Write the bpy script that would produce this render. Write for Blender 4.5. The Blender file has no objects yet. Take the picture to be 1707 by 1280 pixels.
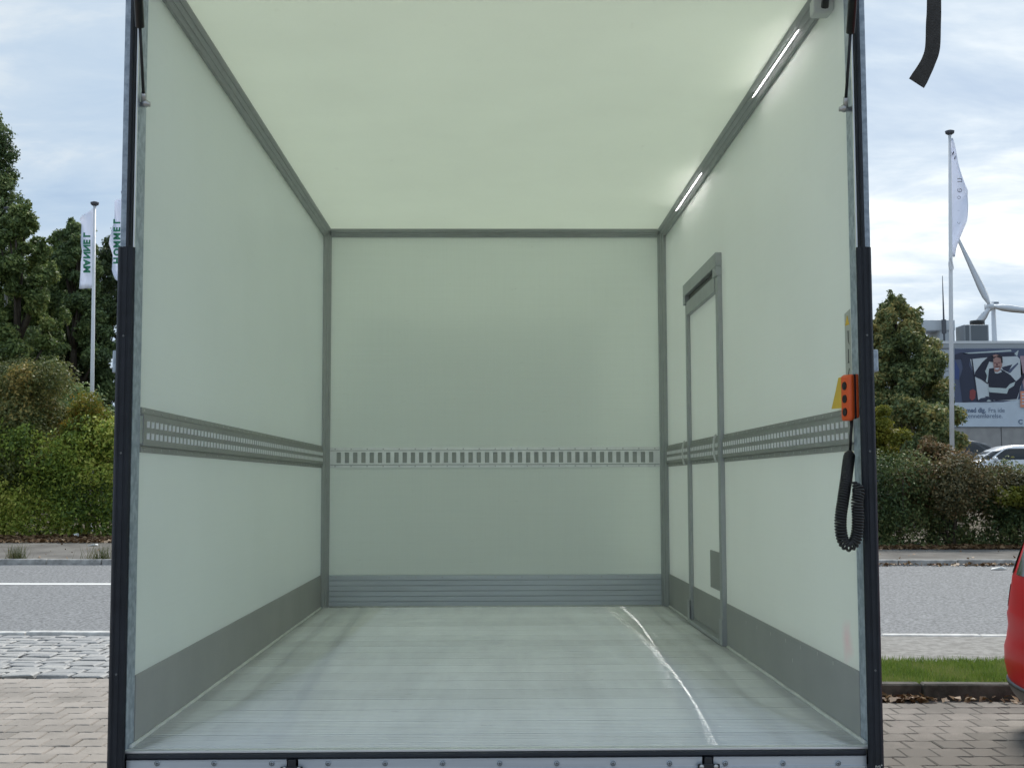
import bpy, bmesh, math, random
import numpy as np
from mathutils import Vector, Matrix

random.seed(4)
RNG = np.random.default_rng(7)
SC = bpy.context.scene
COL = SC.collection
rad = math.radians

# ------------------------------------------------------------------ camera
ZF = 0.90                       # height of the load floor above the paving
CF, CP, CY, CR = 2104.2, 0.0779, 0.0160, -0.0028      # focal (px of 1707), pitch, yaw, roll
CAM = np.array([-0.0199, -3.6212, 0.7446 + ZF])
_F = np.array([math.sin(CY)*math.cos(CP), math.cos(CY)*math.cos(CP), math.sin(CP)])
_R0 = np.array([math.cos(CY), -math.sin(CY), 0.0])
_U0 = np.cross(_R0, _F)
_R = math.cos(CR)*_R0 + math.sin(CR)*_U0
_U = -math.sin(CR)*_R0 + math.cos(CR)*_U0
cd = bpy.data.cameras.new('camera'); cam = bpy.data.objects.new('camera', cd); COL.objects.link(cam)
cd.sensor_width = 36; cd.lens = CF/1707*36; cd.clip_start = .05; cd.clip_end = 6000
cam.matrix_world = Matrix(((_R[0], _U[0], -_F[0], CAM[0]), (_R[1], _U[1], -_F[1], CAM[1]),
                           (_R[2], _U[2], -_F[2], CAM[2]), (0, 0, 0, 1)))
SC.camera = cam

# ------------------------------------------------------------------ sky, sun, exposure
SUN_EL, SUN_AZ = rad(50), rad(21)          # azimuth from +Y towards +X
world = bpy.data.worlds.new('World'); SC.world = world; world.use_nodes = True
nt = world.node_tree; nt.nodes.clear()
def N(t, kind, **kw):
    n = t.nodes.new(kind)
    for k, v in kw.items():
        if k in n.inputs: n.inputs[k].default_value = v
        else: setattr(n, k, v)
    return n
def M_(t, op, a, b=None, c=None):
    n = t.nodes.new('ShaderNodeMath'); n.operation = op
    for i, v in enumerate((a, b, c)):
        if v is None: continue
        if isinstance(v, (int, float)): n.inputs[i].default_value = v
        else: t.links.new(v, n.inputs[i])
    return n.outputs[0]
sky = N(nt, 'ShaderNodeTexSky', sky_type='NISHITA', sun_disc=False, sun_elevation=SUN_EL, sun_rotation=SUN_AZ,
        air_density=1.0, dust_density=1.5, ozone_density=1.5)
bg1 = N(nt, 'ShaderNodeBackground', Strength=0.05); nt.links.new(sky.outputs[0], bg1.inputs[0])
tc = nt.nodes.new('ShaderNodeTexCoord'); sp = nt.nodes.new('ShaderNodeSeparateXYZ')
nt.links.new(tc.outputs['Generated'], sp.inputs[0])
zc = M_(nt, 'ADD', M_(nt, 'MAXIMUM', sp.outputs[2], 0.0), 0.16)
cu = M_(nt, 'DIVIDE', sp.outputs[0], zc); cv = M_(nt, 'DIVIDE', sp.outputs[1], zc)
cb = nt.nodes.new('ShaderNodeCombineXYZ'); nt.links.new(cu, cb.inputs[0]); nt.links.new(cv, cb.inputs[1])
mp = N(nt, 'ShaderNodeMapping'); nt.links.new(cb.outputs[0], mp.inputs[0])
mp.inputs['Rotation'].default_value = (0, 0, rad(12)); mp.inputs['Scale'].default_value = (1.0, 1.6, 1); mp.inputs['Location'].default_value = (3.1, .7, 0)
n1 = N(nt, 'ShaderNodeTexNoise', Scale=0.9, Detail=8.0, Roughness=0.53, Distortion=0.25); nt.links.new(mp.outputs[0], n1.inputs[0])
n2 = N(nt, 'ShaderNodeTexNoise', Scale=2.6, Detail=8.0, Roughness=0.58, Distortion=0.35); nt.links.new(mp.outputs[0], n2.inputs[0])
# brightness of the cloud sheet: thin parts let more light through towards the sun
dt = nt.nodes.new('ShaderNodeVectorMath'); dt.operation = 'DOT_PRODUCT'
nt.links.new(tc.outputs['Generated'], dt.inputs[0])
SD = (math.sin(SUN_AZ)*math.cos(rad(9)), math.cos(SUN_AZ)*math.cos(rad(9)), math.sin(rad(9)))
dt.inputs[1].default_value = SD
glow = M_(nt, 'POWER', M_(nt, 'MAXIMUM', dt.outputs['Value'], 0.0), 34.0)
cr = nt.nodes.new('ShaderNodeValToRGB')
mixn = M_(nt, 'ADD', M_(nt, 'MULTIPLY', n1.outputs[0], 0.54), M_(nt, 'MULTIPLY', n2.outputs[0], 0.46))
nt.links.new(mixn, cr.inputs[0])
e = cr.color_ramp.elements
e[0].position = .36; e[0].color = (.195, .258, .34, 1)
e[1].position = .66; e[1].color = (.385, .412, .425, 1)
q = cr.color_ramp.elements.new(.47); q.color = (.235, .298, .372, 1)
q = cr.color_ramp.elements.new(.56); q.color = (.275, .33, .39, 1)
glf = M_(nt, 'MULTIPLY', glow, M_(nt, 'POWER', M_(nt, 'MULTIPLY', mixn, 1.75), 4.0))
gl = nt.nodes.new('ShaderNodeMix'); gl.data_type = 'RGBA'; gl.blend_type = 'ADD'; gl.clamp_factor = True
nt.links.new(M_(nt, 'MULTIPLY', glf, .62), gl.inputs[0]); nt.links.new(cr.outputs[0], gl.inputs[6]); gl.inputs[7].default_value = (.42, .36, .26, 1)
bg2 = N(nt, 'ShaderNodeBackground', Strength=0.90); nt.links.new(gl.outputs[2], bg2.inputs[0])
mask = N(nt, 'ShaderNodeMapRange'); nt.links.new(mixn, mask.inputs[0])
mask.inputs[1].default_value = .36; mask.inputs[2].default_value = .50; mask.inputs[3].default_value = .78; mask.inputs[4].default_value = .97
ms = nt.nodes.new('ShaderNodeMixShader'); nt.links.new(mask.outputs[0], ms.inputs[0])
nt.links.new(bg1.outputs[0], ms.inputs[1]); nt.links.new(bg2.outputs[0], ms.inputs[2])
wo = nt.nodes.new('ShaderNodeOutputWorld'); nt.links.new(ms.outputs[0], wo.inputs[0])

sl = bpy.data.lights.new('sun', 'SUN'); sl.energy = 1.5; sl.angle = rad(18); sl.color = (1, .95, .86)
so = bpy.data.objects.new('sun', sl); COL.objects.link(so)
so.rotation_euler = (rad(90)-SUN_EL, 0, math.pi - SUN_AZ)
SC.view_settings.view_transform = 'Standard'; SC.view_settings.look = 'None'
SC.view_settings.exposure = 1.28; SC.view_settings.gamma = 1.0; SC.view_settings.use_curve_mapping = False
SC.render.engine = 'CYCLES'
cy = SC.cycles; cy.use_denoising = True; cy.max_bounces = 14; cy.diffuse_bounces = 8; cy.glossy_bounces = 4
cy.transmission_bounces = 10; cy.transparent_max_bounces = 8; cy.sample_clamp_indirect = 8.0
cy.use_adaptive_sampling = True; cy.adaptive_threshold = .02

# ------------------------------------------------------------------ helpers
def ray(px, py):
    v = _F + _R*(px-853.5)/CF - _U*(py-640)/CF
    return v
def pix(px, py, Y):
    v = ray(px, py); t = (Y-CAM[1])/v[1]
    return Vector(CAM + v*t)
KY = -0.07
def gs(s):                       # ground rises gently beyond the truck
    return 0.02*min(max(0.0, s-8.0), 22.0)
def bank(x, y):
    a = min(max((y-25.5)/5.0, 0), 1); b = min(max((x-1.0)/3.0, 0), 1)
    a = a*a*(3-2*a); b = b*b*(3-2*b)
    return a*b*1.15
def gz(x, y): return gs(y-KY*x) + bank(x, y)

class MB:
    def __init__(self, dz=0.0): self.v = []; self.f = []; self.dz = dz
    def add(self, vs, fs):
        o = len(self.v); self.v += [tuple(p) for p in vs]; self.f += [tuple(i+o for i in f) for f in fs]; return self
    def box(self, x0, x1, y0, y1, z0, z1):
        return self.add([(x0,y0,z0),(x1,y0,z0),(x1,y1,z0),(x0,y1,z0),(x0,y0,z1),(x1,y0,z1),(x1,y1,z1),(x0,y1,z1)],
                        [(0,3,2,1),(4,5,6,7),(0,1,5,4),(1,2,6,5),(2,3,7,6),(3,0,4,7)])
    def boxt(self, fn, u0, u1, w0, w1, z0, z1):      # box in (u along, w out, z) mapped by fn
        P = [fn(u,w,z) for z in (z0,z1) for (u,w) in ((u0,w0),(u1,w0),(u1,w1),(u0,w1))]
        return self.add(P, [(0,3,2,1),(4,5,6,7),(0,1,5,4),(1,2,6,5),(2,3,7,6),(3,0,4,7)])
    def prism(self, poly, axis, a, b):               # polygon extruded along an axis
        n = len(poly); P = []
        for t in (a, b):
            for (p, q_) in poly:
                P.append({'x': (t,p,q_), 'y': (p,t,q_), 'z': (p,q_,t)}[axis])
        fs = [tuple(range(n-1,-1,-1)), tuple(range(n, 2*n))]
        fs += [(i, (i+1)%n, n+(i+1)%n, n+i) for i in range(n)]
        return self.add(P, fs)
    def tube(self, pts, r, n=8, cap=True):
        pts = [Vector(p) for p in pts]; rs = r if isinstance(r, (list, tuple)) else [r]*len(pts)
        rings = []; up = None
        for i, p in enumerate(pts):
            d = (pts[min(i+1,len(pts)-1)] - pts[max(i-1,0)]).normalized()
            if up is None:
                up = Vector((0,0,1)) if abs(d.z) < .9 else Vector((1,0,0))
            a = d.cross(up).normalized(); up = a.cross(d).normalized()
            rings.append([p + (a*math.cos(2*math.pi*k/n) + up*math.sin(2*math.pi*k/n))*rs[i] for k in range(n)])
        P = [v for R_ in rings for v in R_]; fs = []
        for i in range(len(pts)-1):
            for k in range(n):
                fs.append((i*n+k, i*n+(k+1)%n, (i+1)*n+(k+1)%n, (i+1)*n+k))
        if cap: fs += [tuple(range(n-1,-1,-1)), tuple((len(pts)-1)*n+k for k in range(n))]
        return self.add(P, fs)
    def cyl(self, p0, p1, r0, r1=None, n=14): return self.tube([p0, p1], [r0, r0 if r1 is None else r1], n)
    def ball(self, c, r, n=10, sz=1.0):
        pts = [Vector(c) + Vector((0,0,-math.cos(math.pi*i/8)*r*sz)) for i in range(9)]
        return self.tube(pts, [max(1e-4, math.sin(math.pi*i/8)*r) for i in range(9)], n)
    def build(self, name, mat, parent=None, smooth=False, bevel=0, seg=2, kind=None, off=None):
        me = bpy.data.meshes.new(name)
        o3 = Vector(off) if off is not None else (Vector(parent['_b']) if parent is not None and '_b' in parent else Vector((0,0,0)))
        me.from_pydata([(x-o3.x, y-o3.y, z+self.dz-o3.z) for x,y,z in self.v], [], self.f)
        bm = bmesh.new(); bm.from_mesh(me)
        bmesh.ops.recalc_face_normals(bm, faces=bm.faces)
        if bevel: bmesh.ops.bevel(bm, geom=bm.edges[:], offset=bevel, segments=seg, affect='EDGES', profile=.5, clamp_overlap=True)
        bm.to_mesh(me); bm.free()
        if smooth: me.shade_smooth()
        if mat is not None: me.materials.append(mat)
        return link(name, me, parent, kind)
def link(name, me, parent=None, kind=None, loc=None):
    o = bpy.data.objects.new(name, me); COL.objects.link(o)
    if parent is not None: o.parent = parent
    if parent is not None and '_b' in parent: o['_b'] = list(parent['_b'])
    if kind: o['kind'] = kind
    if loc is not None: o.location = loc
    return o
def thing(name, label, cat, loc=(0,0,0), group=None):
    o = bpy.data.objects.new(name, None); COL.objects.link(o); o.location = loc; o['_b'] = list(loc)
    o.empty_display_size = .1
    return tag(o, label, cat, group)
def tag(o, label, cat, group=None):
    o['label'] = label; o['category'] = cat
    if group: o['group'] = group
    return o
def mesh_np(name, verts, faces, mat, parent=None, kind=None, smooth=False):
    me = bpy.data.meshes.new(name); nf, k = faces.shape
    me.vertices.add(len(verts)); me.vertices.foreach_set('co', verts.astype(np.float32).ravel())
    me.loops.add(nf*k); me.loops.foreach_set('vertex_index', faces.astype(np.int32).ravel())
    me.polygons.add(nf); me.polygons.foreach_set('loop_start', np.arange(nf, dtype=np.int32)*k)
    me.polygons.foreach_set('loop_total', np.full(nf, k, dtype=np.int32))
    me.update(); me.validate()
    for m in (mat if isinstance(mat, (list, tuple)) else [mat]): me.materials.append(m)
    return link(name, me, parent, kind)
def text_mesh(name, body, size, mat, frame, parent, extrude=.001, mirror=False, bold=0.0, spacing=1.0):
    """flat lettering; frame = (origin, x direction, y direction, normal)"""
    cu_ = bpy.data.curves.new(name, 'FONT'); cu_.body = body; cu_.size = size; cu_.extrude = extrude
    cu_.offset = bold; cu_.resolution_u = 3; cu_.align_x = 'LEFT'; cu_.space_character = spacing
    o = bpy.data.objects.new(name, cu_); COL.objects.link(o)
    dg = bpy.context.evaluated_depsgraph_get()
    me = bpy.data.meshes.new_from_object(o.evaluated_get(dg)); bpy.data.objects.remove(o)
    O, X, Y, Z = [Vector(a) for a in frame]
    b = Vector(parent['_b']) if parent is not None and '_b' in parent else Vector((0,0,0))
    for v in me.vertices:
        c = v.co.copy(); v.co = O + X*c.x + Y*c.y + Z*c.z - b
    me.materials.clear(); me.materials.append(mat)
    me.name = name
    return link(name, me, parent)

# ------------------------------------------------------------------ materials
def mat(name, base, rough=.6, metal=0.0, var=0.0, vscale=8.0, bump=0.0, bscale=60.0, spec=.5, stretch=None, coord='Object', coat=0.0, trans=None, second=None, sfac=(.4,.62)):
    m = bpy.data.materials.new(name); m.use_nodes = True; t = m.node_tree
    p = t.nodes['Principled BSDF']
    p.inputs['Base Color'].default_value = (*base, 1); p.inputs['Roughness'].default_value = rough
    p.inputs['Metallic'].default_value = metal; p.inputs['Specular IOR Level'].default_value = spec
    p.inputs['Coat Weight'].default_value = coat
    c = t.nodes.new('ShaderNodeTexCoord'); src = c.outputs[coord]
    if coord == 'World':
        pass
    if stretch:
        mpn = t.nodes.new('ShaderNodeMapping'); t.links.new(src, mpn.inputs[0]); mpn.inputs['Scale'].default_value = stretch; src = mpn.outputs[0]
    if var or second:
        n = N(t, 'ShaderNodeTexNoise', Scale=vscale, Detail=6.0, Roughness=.6); t.links.new(src, n.inputs[0])
        r = t.nodes.new('ShaderNodeValToRGB'); t.links.new(n.outputs[0], r.inputs[0])
        lo = [max(0, b*(1-var)) for b in base]; hi = [min(1, b*(1+var)) for b in base]
        if second: lo, hi = base, second
        r.color_ramp.elements[0].position = sfac[0] if second else .3; r.color_ramp.elements[0].color = (*lo, 1)
        r.color_ramp.elements[1].position = sfac[1] if second else .7; r.color_ramp.elements[1].color = (*hi, 1)
        t.links.new(r.outputs[0], p.inputs['Base Color'])
    if bump:
        n = N(t, 'ShaderNodeTexNoise', Scale=bscale, Detail=4.0); t.links.new(src, n.inputs[0])
        b = N(t, 'ShaderNodeBump', Strength=bump, Distance=.01); t.links.new(n.outputs[0], b.inputs['Height']); t.links.new(b.outputs[0], p.inputs['Normal'])
    return m

def grp_panel(name, refl, trn, stain=False):
    """glass-fibre sheet that lets daylight through"""
    m = bpy.data.materials.new(name); m.use_nodes = True; t = m.node_tree; t.nodes.clear()
    c = t.nodes.new('ShaderNodeTexCoord')
    n = N(t, 'ShaderNodeTexNoise', Scale=2.2, Detail=7.0, Roughness=.6); t.links.new(c.outputs['Object'], n.inputs[0])
    def tone(col, a):
        r = t.nodes.new('ShaderNodeValToRGB'); t.links.new(n.outputs[0], r.inputs[0])
        r.color_ramp.elements[0].position = .3; r.color_ramp.elements[0].color = (*[x*(1-a) for x in col], 1)
        r.color_ramp.elements[1].position = .7; r.color_ramp.elements[1].color = (*[min(1, x*(1+a)) for x in col], 1)
        return r.outputs[0]
    dcol = tone(refl, .015); tcol = tone(trn, .015)
    if stain:      # rubbed reddish smudge low on the right wall near the opening
        vm = t.nodes.new('ShaderNodeVectorMath'); vm.operation = 'SUBTRACT'; t.links.new(c.outputs['Object'], vm.inputs[0]); vm.inputs[1].default_value = (1.05, .215, .265+ZF)
        mp_ = N(t, 'ShaderNodeMapping'); t.links.new(vm.outputs[0], mp_.inputs[0]); mp_.inputs['Scale'].default_value = (1, 15, 13)
        ln = t.nodes.new('ShaderNodeVectorMath'); ln.operation = 'LENGTH'; t.links.new(mp_.outputs[0], ln.inputs[0])
        nn = N(t, 'ShaderNodeTexNoise', Scale=18.0, Detail=5.0); t.links.new(c.outputs['Object'], nn.inputs[0])
        f = M_(t, 'SUBTRACT', M_(t, 'ADD', 1.0, M_(t, 'MULTIPLY', M_(t, 'SUBTRACT', nn.outputs[0], .5), 1.0)), ln.outputs['Value'])
        f = M_(t, 'MULTIPLY', M_(t, 'MINIMUM', M_(t, 'MAXIMUM', f, 0.0), 1.0), .55)
        mx = t.nodes.new('ShaderNodeMix'); mx.data_type = 'RGBA'; t.links.new(f, mx.inputs[0]); t.links.new(dcol, mx.inputs[6]); mx.inputs[7].default_value = (.62, .42, .45, 1)
        dcol = mx.outputs[2]
        mx2 = t.nodes.new('ShaderNodeMix'); mx2.data_type = 'RGBA'; t.links.new(f, mx2.inputs[0]); t.links.new(tcol, mx2.inputs[6]); mx2.inputs[7].default_value = (.45, .28, .30, 1)
        tcol = mx2.outputs[2]
    for st_ in ((1, 70, 1.2), (1, 1.2, 70)):
        mw = N(t, 'ShaderNodeMapping'); t.links.new(c.outputs['Object'], mw.inputs[0]); mw.inputs['Scale'].default_value = (st_[1] if st_[1] > 2 else 1.2, st_[1], st_[2])
        nw = N(t, 'ShaderNodeTexNoise', Scale=1.6, Detail=3.0); t.links.new(mw.outputs[0], nw.inputs[0])
        wm = t.nodes.new('ShaderNodeMix'); wm.data_type = 'RGBA'; wm.blend_type = 'MULTIPLY'; wr_ = N(t, 'ShaderNodeMapRange'); t.links.new(nw.outputs[0], wr_.inputs[0]); wr_.inputs[1].default_value = .3; wr_.inputs[2].default_value = .7; wr_.inputs[3].default_value = .032; wr_.inputs[4].default_value = 0.0
        t.links.new(wr_.outputs[0], wm.inputs[0]); t.links.new(dcol, wm.inputs[6]); wm.inputs[7].default_value = (.2, .2, .2, 1); dcol = wm.outputs[2]
    ms1 = N(t, 'ShaderNodeMapping'); t.links.new(c.outputs['Object'], ms1.inputs[0]); ms1.inputs['Scale'].default_value = (3, 1.1, 16)
    sc1 = N(t, 'ShaderNodeTexNoise', Scale=7.0, Detail=3.0); t.links.new(ms1.outputs[0], sc1.inputs[0])
    sr = N(t, 'ShaderNodeMapRange'); t.links.new(sc1.outputs[0], sr.inputs[0]); sr.inputs[1].default_value = .70; sr.inputs[2].default_value = .80
    sm = t.nodes.new('ShaderNodeMix'); sm.data_type = 'RGBA'; t.links.new(M_(t, 'MULTIPLY', sr.outputs[0], .22), sm.inputs[0]); t.links.new(dcol, sm.inputs[6]); sm.inputs[7].default_value = (.30, .29, .26, 1); dcol = sm.outputs[2]
    wv = N(t, 'ShaderNodeTexNoise', Scale=260.0, Detail=2.0); t.links.new(c.outputs['Object'], wv.inputs[0])
    bp = N(t, 'ShaderNodeBump', Strength=.12, Distance=.002); t.links.new(wv.outputs[0], bp.inputs['Height'])
    d = t.nodes.new('ShaderNodeBsdfDiffuse'); t.links.new(dcol, d.inputs[0]); t.links.new(bp.outputs[0], d.inputs['Normal'])
    tr = t.nodes.new('ShaderNodeBsdfTranslucent'); t.links.new(tcol, tr.inputs[0])
    a = t.nodes.new('ShaderNodeAddShader'); t.links.new(d.outputs[0], a.inputs[0]); t.links.new(tr.outputs[0], a.inputs[1])
    g = N(t, 'ShaderNodeBsdfGlossy', Roughness=.38); g.inputs[0].default_value = (.9,.9,.9,1); t.links.new(bp.outputs[0], g.inputs['Normal'])
    fr = N(t, 'ShaderNodeFresnel', IOR=1.4); mx = t.nodes.new('ShaderNodeMixShader')
    t.links.new(M_(t, 'MULTIPLY', fr.outputs[0], .55), mx.inputs[0]); t.links.new(a.outputs[0], mx.inputs[1]); t.links.new(g.outputs[0], mx.inputs[2])
    o = t.nodes.new('ShaderNodeOutputMaterial'); t.links.new(mx.outputs[0], o.inputs[0])
    return m

def plank_metal():
    m = bpy.data.materials.new('floor_aluminium'); m.use_nodes = True; t = m.node_tree; t.nodes.clear()
    g = t.nodes.new('ShaderNodeNewGeometry')
    def noise(scale, st, det=6.0, rgh=.6):
        mpn = t.nodes.new('ShaderNodeMapping'); t.links.new(g.outputs['Position'], mpn.inputs[0]); mpn.inputs['Scale'].default_value = st
        n = N(t, 'ShaderNodeTexNoise', Scale=scale, Detail=det, Roughness=rgh); t.links.new(mpn.outputs[0], n.inputs[0]); return n.outputs[0]
    streak = noise(3.0, (.7, 22, 1)); lanes = noise(2.6, (1.6, .25, 1), 4.0); patch = noise(1.6, (1, 1, 1)); spots = noise(24, (.5, 1.6, 1), 3.0)
    s = M_(t, 'ADD', M_(t, 'MULTIPLY', streak, .5), M_(t, 'ADD', M_(t, 'MULTIPLY', lanes, .36), M_(t, 'MULTIPLY', patch, .14)))
    oi = t.nodes.new('ShaderNodeObjectInfo'); s = M_(t, 'ADD', s, M_(t, 'MULTIPLY', M_(t, 'SUBTRACT', oi.outputs['Random'], .5), .13))
    r = t.nodes.new('ShaderNodeValToRGB'); t.links.new(s, r.inputs[0]); e = r.color_ramp.elements
    e[0].position = .36; e[0].color = (.52, .525, .50, 1); e[1].position = .60; e[1].color = (.88, .885, .87, 1)
    sp_ = N(t, 'ShaderNodeMapRange'); t.links.new(spots, sp_.inputs[0]); sp_.inputs[1].default_value = .71; sp_.inputs[2].default_value = .78
    mx = t.nodes.new('ShaderNodeMix'); mx.data_type = 'RGBA'; t.links.new(M_(t, 'MULTIPLY', sp_.outputs[0], .6), mx.inputs[0]); t.links.new(r.outputs[0], mx.inputs[6]); mx.inputs[7].default_value = (.13, .125, .11, 1)
    # extruded planks run across the truck, so highlights stretch fore and aft
    tan = N(t, 'ShaderNodeCombineXYZ', X=1.0)
    d = t.nodes.new('ShaderNodeBsdfDiffuse'); t.links.new(mx.outputs[2], d.inputs[0])
    gl_ = t.nodes.new('ShaderNodeBsdfAnisotropic'); gl_.inputs['Color'].default_value = (.86, .87, .87, 1)
    t.links.new(M_(t, 'ADD', M_(t, 'MULTIPLY', patch, .06), .25), gl_.inputs['Roughness']); gl_.inputs['Anisotropy'].default_value = 1.0
    t.links.new(tan.outputs[0], gl_.inputs['Tangent'])
    ms_ = t.nodes.new('ShaderNodeMixShader'); t.links.new(M_(t, 'ADD', M_(t, 'MULTIPLY', streak, .45), .31), ms_.inputs[0])
    t.links.new(d.outputs[0], ms_.inputs[1]); t.links.new(gl_.outputs[0], ms_.inputs[2])
    o = t.nodes.new('ShaderNodeOutputMaterial'); t.links.new(ms_.outputs[0], o.inputs[0])
    return m

def leaf_mat(name, cols, scale=.6, trans=.3):
    """cols: three or four leaf colours, picked leaf by leaf and in drifts"""
    m = bpy.data.materials.new(name); m.use_nodes = True; t = m.node_tree; t.nodes.clear()
    g = t.nodes.new('ShaderNodeNewGeometry')
    n = N(t, 'ShaderNodeTexNoise', Scale=scale, Detail=4.0); t.links.new(g.outputs['Position'], n.inputs[0])
    f = M_(t, 'ADD', M_(t, 'MULTIPLY', M_(t, 'SUBTRACT', n.outputs[0], .5), 2.2), M_(t, 'ADD', .5, M_(t, 'MULTIPLY', M_(t, 'SUBTRACT', g.outputs['Random Per Island'], .5), .75)))
    r = t.nodes.new('ShaderNodeValToRGB'); t.links.new(f, r.inputs[0]); el = r.color_ramp.elements
    k = len(cols); el[0].position = .08; el[0].color = (*cols[0], 1); el[1].position = .92; el[1].color = (*cols[-1], 1)
    for i in range(1, k-1):
        q_ = el.new(.08+.84*i/(k-1)); q_.color = (*cols[i], 1)
    p = t.nodes.new('ShaderNodeBsdfPrincipled'); t.links.new(r.outputs[0], p.inputs['Base Color']); p.inputs['Roughness'].default_value = .55; p.inputs['Specular IOR Level'].default_value = .3
    tr = t.nodes.new('ShaderNodeBsdfTranslucent'); t.links.new(r.outputs[0], tr.inputs[0])
    mx = t.nodes.new('ShaderNodeMixShader'); mx.inputs[0].default_value = trans; t.links.new(p.outputs[0], mx.inputs[1]); t.links.new(tr.outputs[0], mx.inputs[2])
    o = t.nodes.new('ShaderNodeOutputMaterial'); t.links.new(mx.outputs[0], o.inputs[0])
    return m
def emit(name, col, s):
    m = bpy.data.materials.new(name); m.use_nodes = True; t = m.node_tree; t.nodes.clear()
    e_ = N(t, 'ShaderNodeEmission', Strength=s); e_.inputs[0].default_value = (*col, 1)
    o = t.nodes.new('ShaderNodeOutputMaterial'); t.links.new(e_.outputs[0], o.inputs[0]); return m

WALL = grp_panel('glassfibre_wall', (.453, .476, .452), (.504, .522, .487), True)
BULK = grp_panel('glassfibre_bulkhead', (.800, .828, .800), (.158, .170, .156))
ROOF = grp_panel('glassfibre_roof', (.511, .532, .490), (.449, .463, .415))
PLANK = plank_metal()
TRIM = mat('grey_trim_aluminium', (.40, .415, .42), .5, .35, .06, 14, spec=.4)
TRACK = mat('track_steel', (.33, .335, .315), .55, .35, .08, 20)
TRACKB = mat('zinc_track_steel', (.86, .87, .86), .5, .4, .06, 20)
TRACKD = mat('shaded_track_steel', (.44, .455, .44), .6, .2)  # darker track steel, shade of slots and grooves put into its colour
LIP = mat('slot_edge_glint', (.90, .91, .90), .5, .0)  # pale slot edges, reflected light painted into their colour
KICK = mat('grey_kick_panel', (.36, .363, .35), .75, 0, .06, 3, .08, 180)
KPLANK = mat('kick_plank_aluminium', (.52, .55, .58), .42, .55, .08, 6, stretch=(.3, 4, 4))
GALV = mat('galvanised_steel', (.27, .32, .38), .5, .4, .22, 38, second=(.44, .50, .56))
ALU = mat('bright_aluminium', (.55, .60, .66), .38, .6, .10, 5, stretch=(.3, 12, 12))
SILLM = mat('threshold_aluminium', (.75, .76, .77), .35, .6, .05, 6)
RUB = mat('black_rubber', (.016, .019, .026), .55, 0, .35, 9, .15, 60, .35)
RUBS = mat('worn_screw', (.12, .125, .13), .6)
BLK = mat('black_plastic', (.013, .013, .014), .42, 0, .2, 10)
BLKM = mat('black_painted_steel', (.014, .017, .022), .4, 0, .3, 10)
STEEL = mat('zinc_screw_steel', (.50, .50, .50), .35, .9, .1, 20)
SEALW = mat('white_sealant', (.62, .63, .60), .6, 0, .12, 12)
ORG = mat('orange_plastic', (.80, .115, .02), .42, 0, .06, 30)
YEL = mat('yellow_sticker', (.80, .52, .03), .5, 0, .05, 30)
STK = mat('grey_sticker', (.46, .47, .42), .5, 0, .05, 30)
LED = emit('led_light', (1, .97, .93), 16.0)
LENS = mat('clear_light_cover', (.80, .80, .78), .3, .4, .03, 30)
PLBOX = mat('grey_plastic_box', (.55, .57, .56), .5, 0, .05, 10)

# ------------------------------------------------------------------ ground, road, pavements
def sheet(name, s0, s1, x0, x1, off, m, nx=12, ns=8, parent=None):
    vs = []; fs = []
    ss = sorted(set([s0 + (s1-s0)*i/ns for i in range(ns+1)] + ([8.0] if s0 < 8 < s1 else []) + ([30.0] if s0 < 30 < s1 else [])))
    for s in ss:
        for i in range(nx+1):
            x = x0+(x1-x0)*i/nx; y = s+KY*x
            vs.append((x, y, gz(x, y)+off))
    w = nx+1
    for j in range(len(ss)-1):
        for i in range(nx): fs.append((j*w+i, j*w+i+1, (j+1)*w+i+1, (j+1)*w+i))
    b = MB(); b.add(vs, fs); return b.build(name, m, parent, kind='structure')

EARTH = mat('dark_earth', (.085, .068, .048), .9, 0, .4, 3, .5, 30, second=(.13, .105, .07))
ASPH = mat('asphalt', (.13, .132, .136), .85, 0, .3, 26, .6, 120, .3, coord='Object', second=(.285, .29, .296), sfac=(.40,.60))
ASPH2 = mat('old_footway_asphalt', (.105, .098, .09), .9, 0, .3, 1.6, .4, 90, .3, second=(.185, .175, .16), sfac=(.35,.65))
CONC = mat('footpath_concrete', (.19, .18, .165), .9, 0, .2, 12, .4, 120, second=(.29, .28, .26))
LINE = mat('road_paint', (.72, .72, .70), .7, 0, .08, 5)
KERB = mat('kerb_granite', (.27, .26, .245), .85, 0, .15, 6, .3, 60, second=(.47, .455, .43))
KERBD = mat('dark_mossy_kerb', (.04, .037, .028), .9, 0, .3, 5, .5, 40, second=(.10, .092, .075))
SOILJ = mat('joint_sand', (.15, .136, .12), .95, 0, .2, 20)
vs = []; fs = []
xs = [-1500,-400,-120,-50,-30]+list(range(-22,23,2))+[30,50,120,400,1500]; ys = [-400,-100,-30,-12,-6,0,4]+list(range(6,36,1))+[40,50,70,120,300,1000,3000]
for y in ys:
    for x in xs: vs.append((x, y, gz(x, y) - .09 if abs(y) < 300 else gz(0, y)*0 - .09 + (gz(x, y) if y > 0 else 0)))
w = len(xs)
for j in range(len(ys)-1):
    for i in range(w-1): fs.append((j*w+i, j*w+i+1, (j+1)*w+i+1, (j+1)*w+i))
MB().add(vs, fs).build('ground', EARTH, kind='structure')
sheet('paving_bed', -14, 6.29, -14, 14, -.014, SOILJ, kind if False else 14)
sheet('entrance_bed', 6.28, 9.72, -9, 1.2, -.034, SOILJ)
sheet('road', 9.87, 18.72, -60, 60, -.012, ASPH, 40, 20)
sheet('road_line', 15.18, 15.42, -60, -.5, -.008, LINE, 40, 1)
sheet('sidewalk', 18.86, 23.3, -40, 40, .072, ASPH2, 40, 10)
sheet('footpath', 7.74, 9.72, 1.22, 30, .03, CONC, 20, 4)
GRASSG = mat('grass_ground', (.05, .085, .02), .95, 0, .3, 8, .5, 60)
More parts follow.
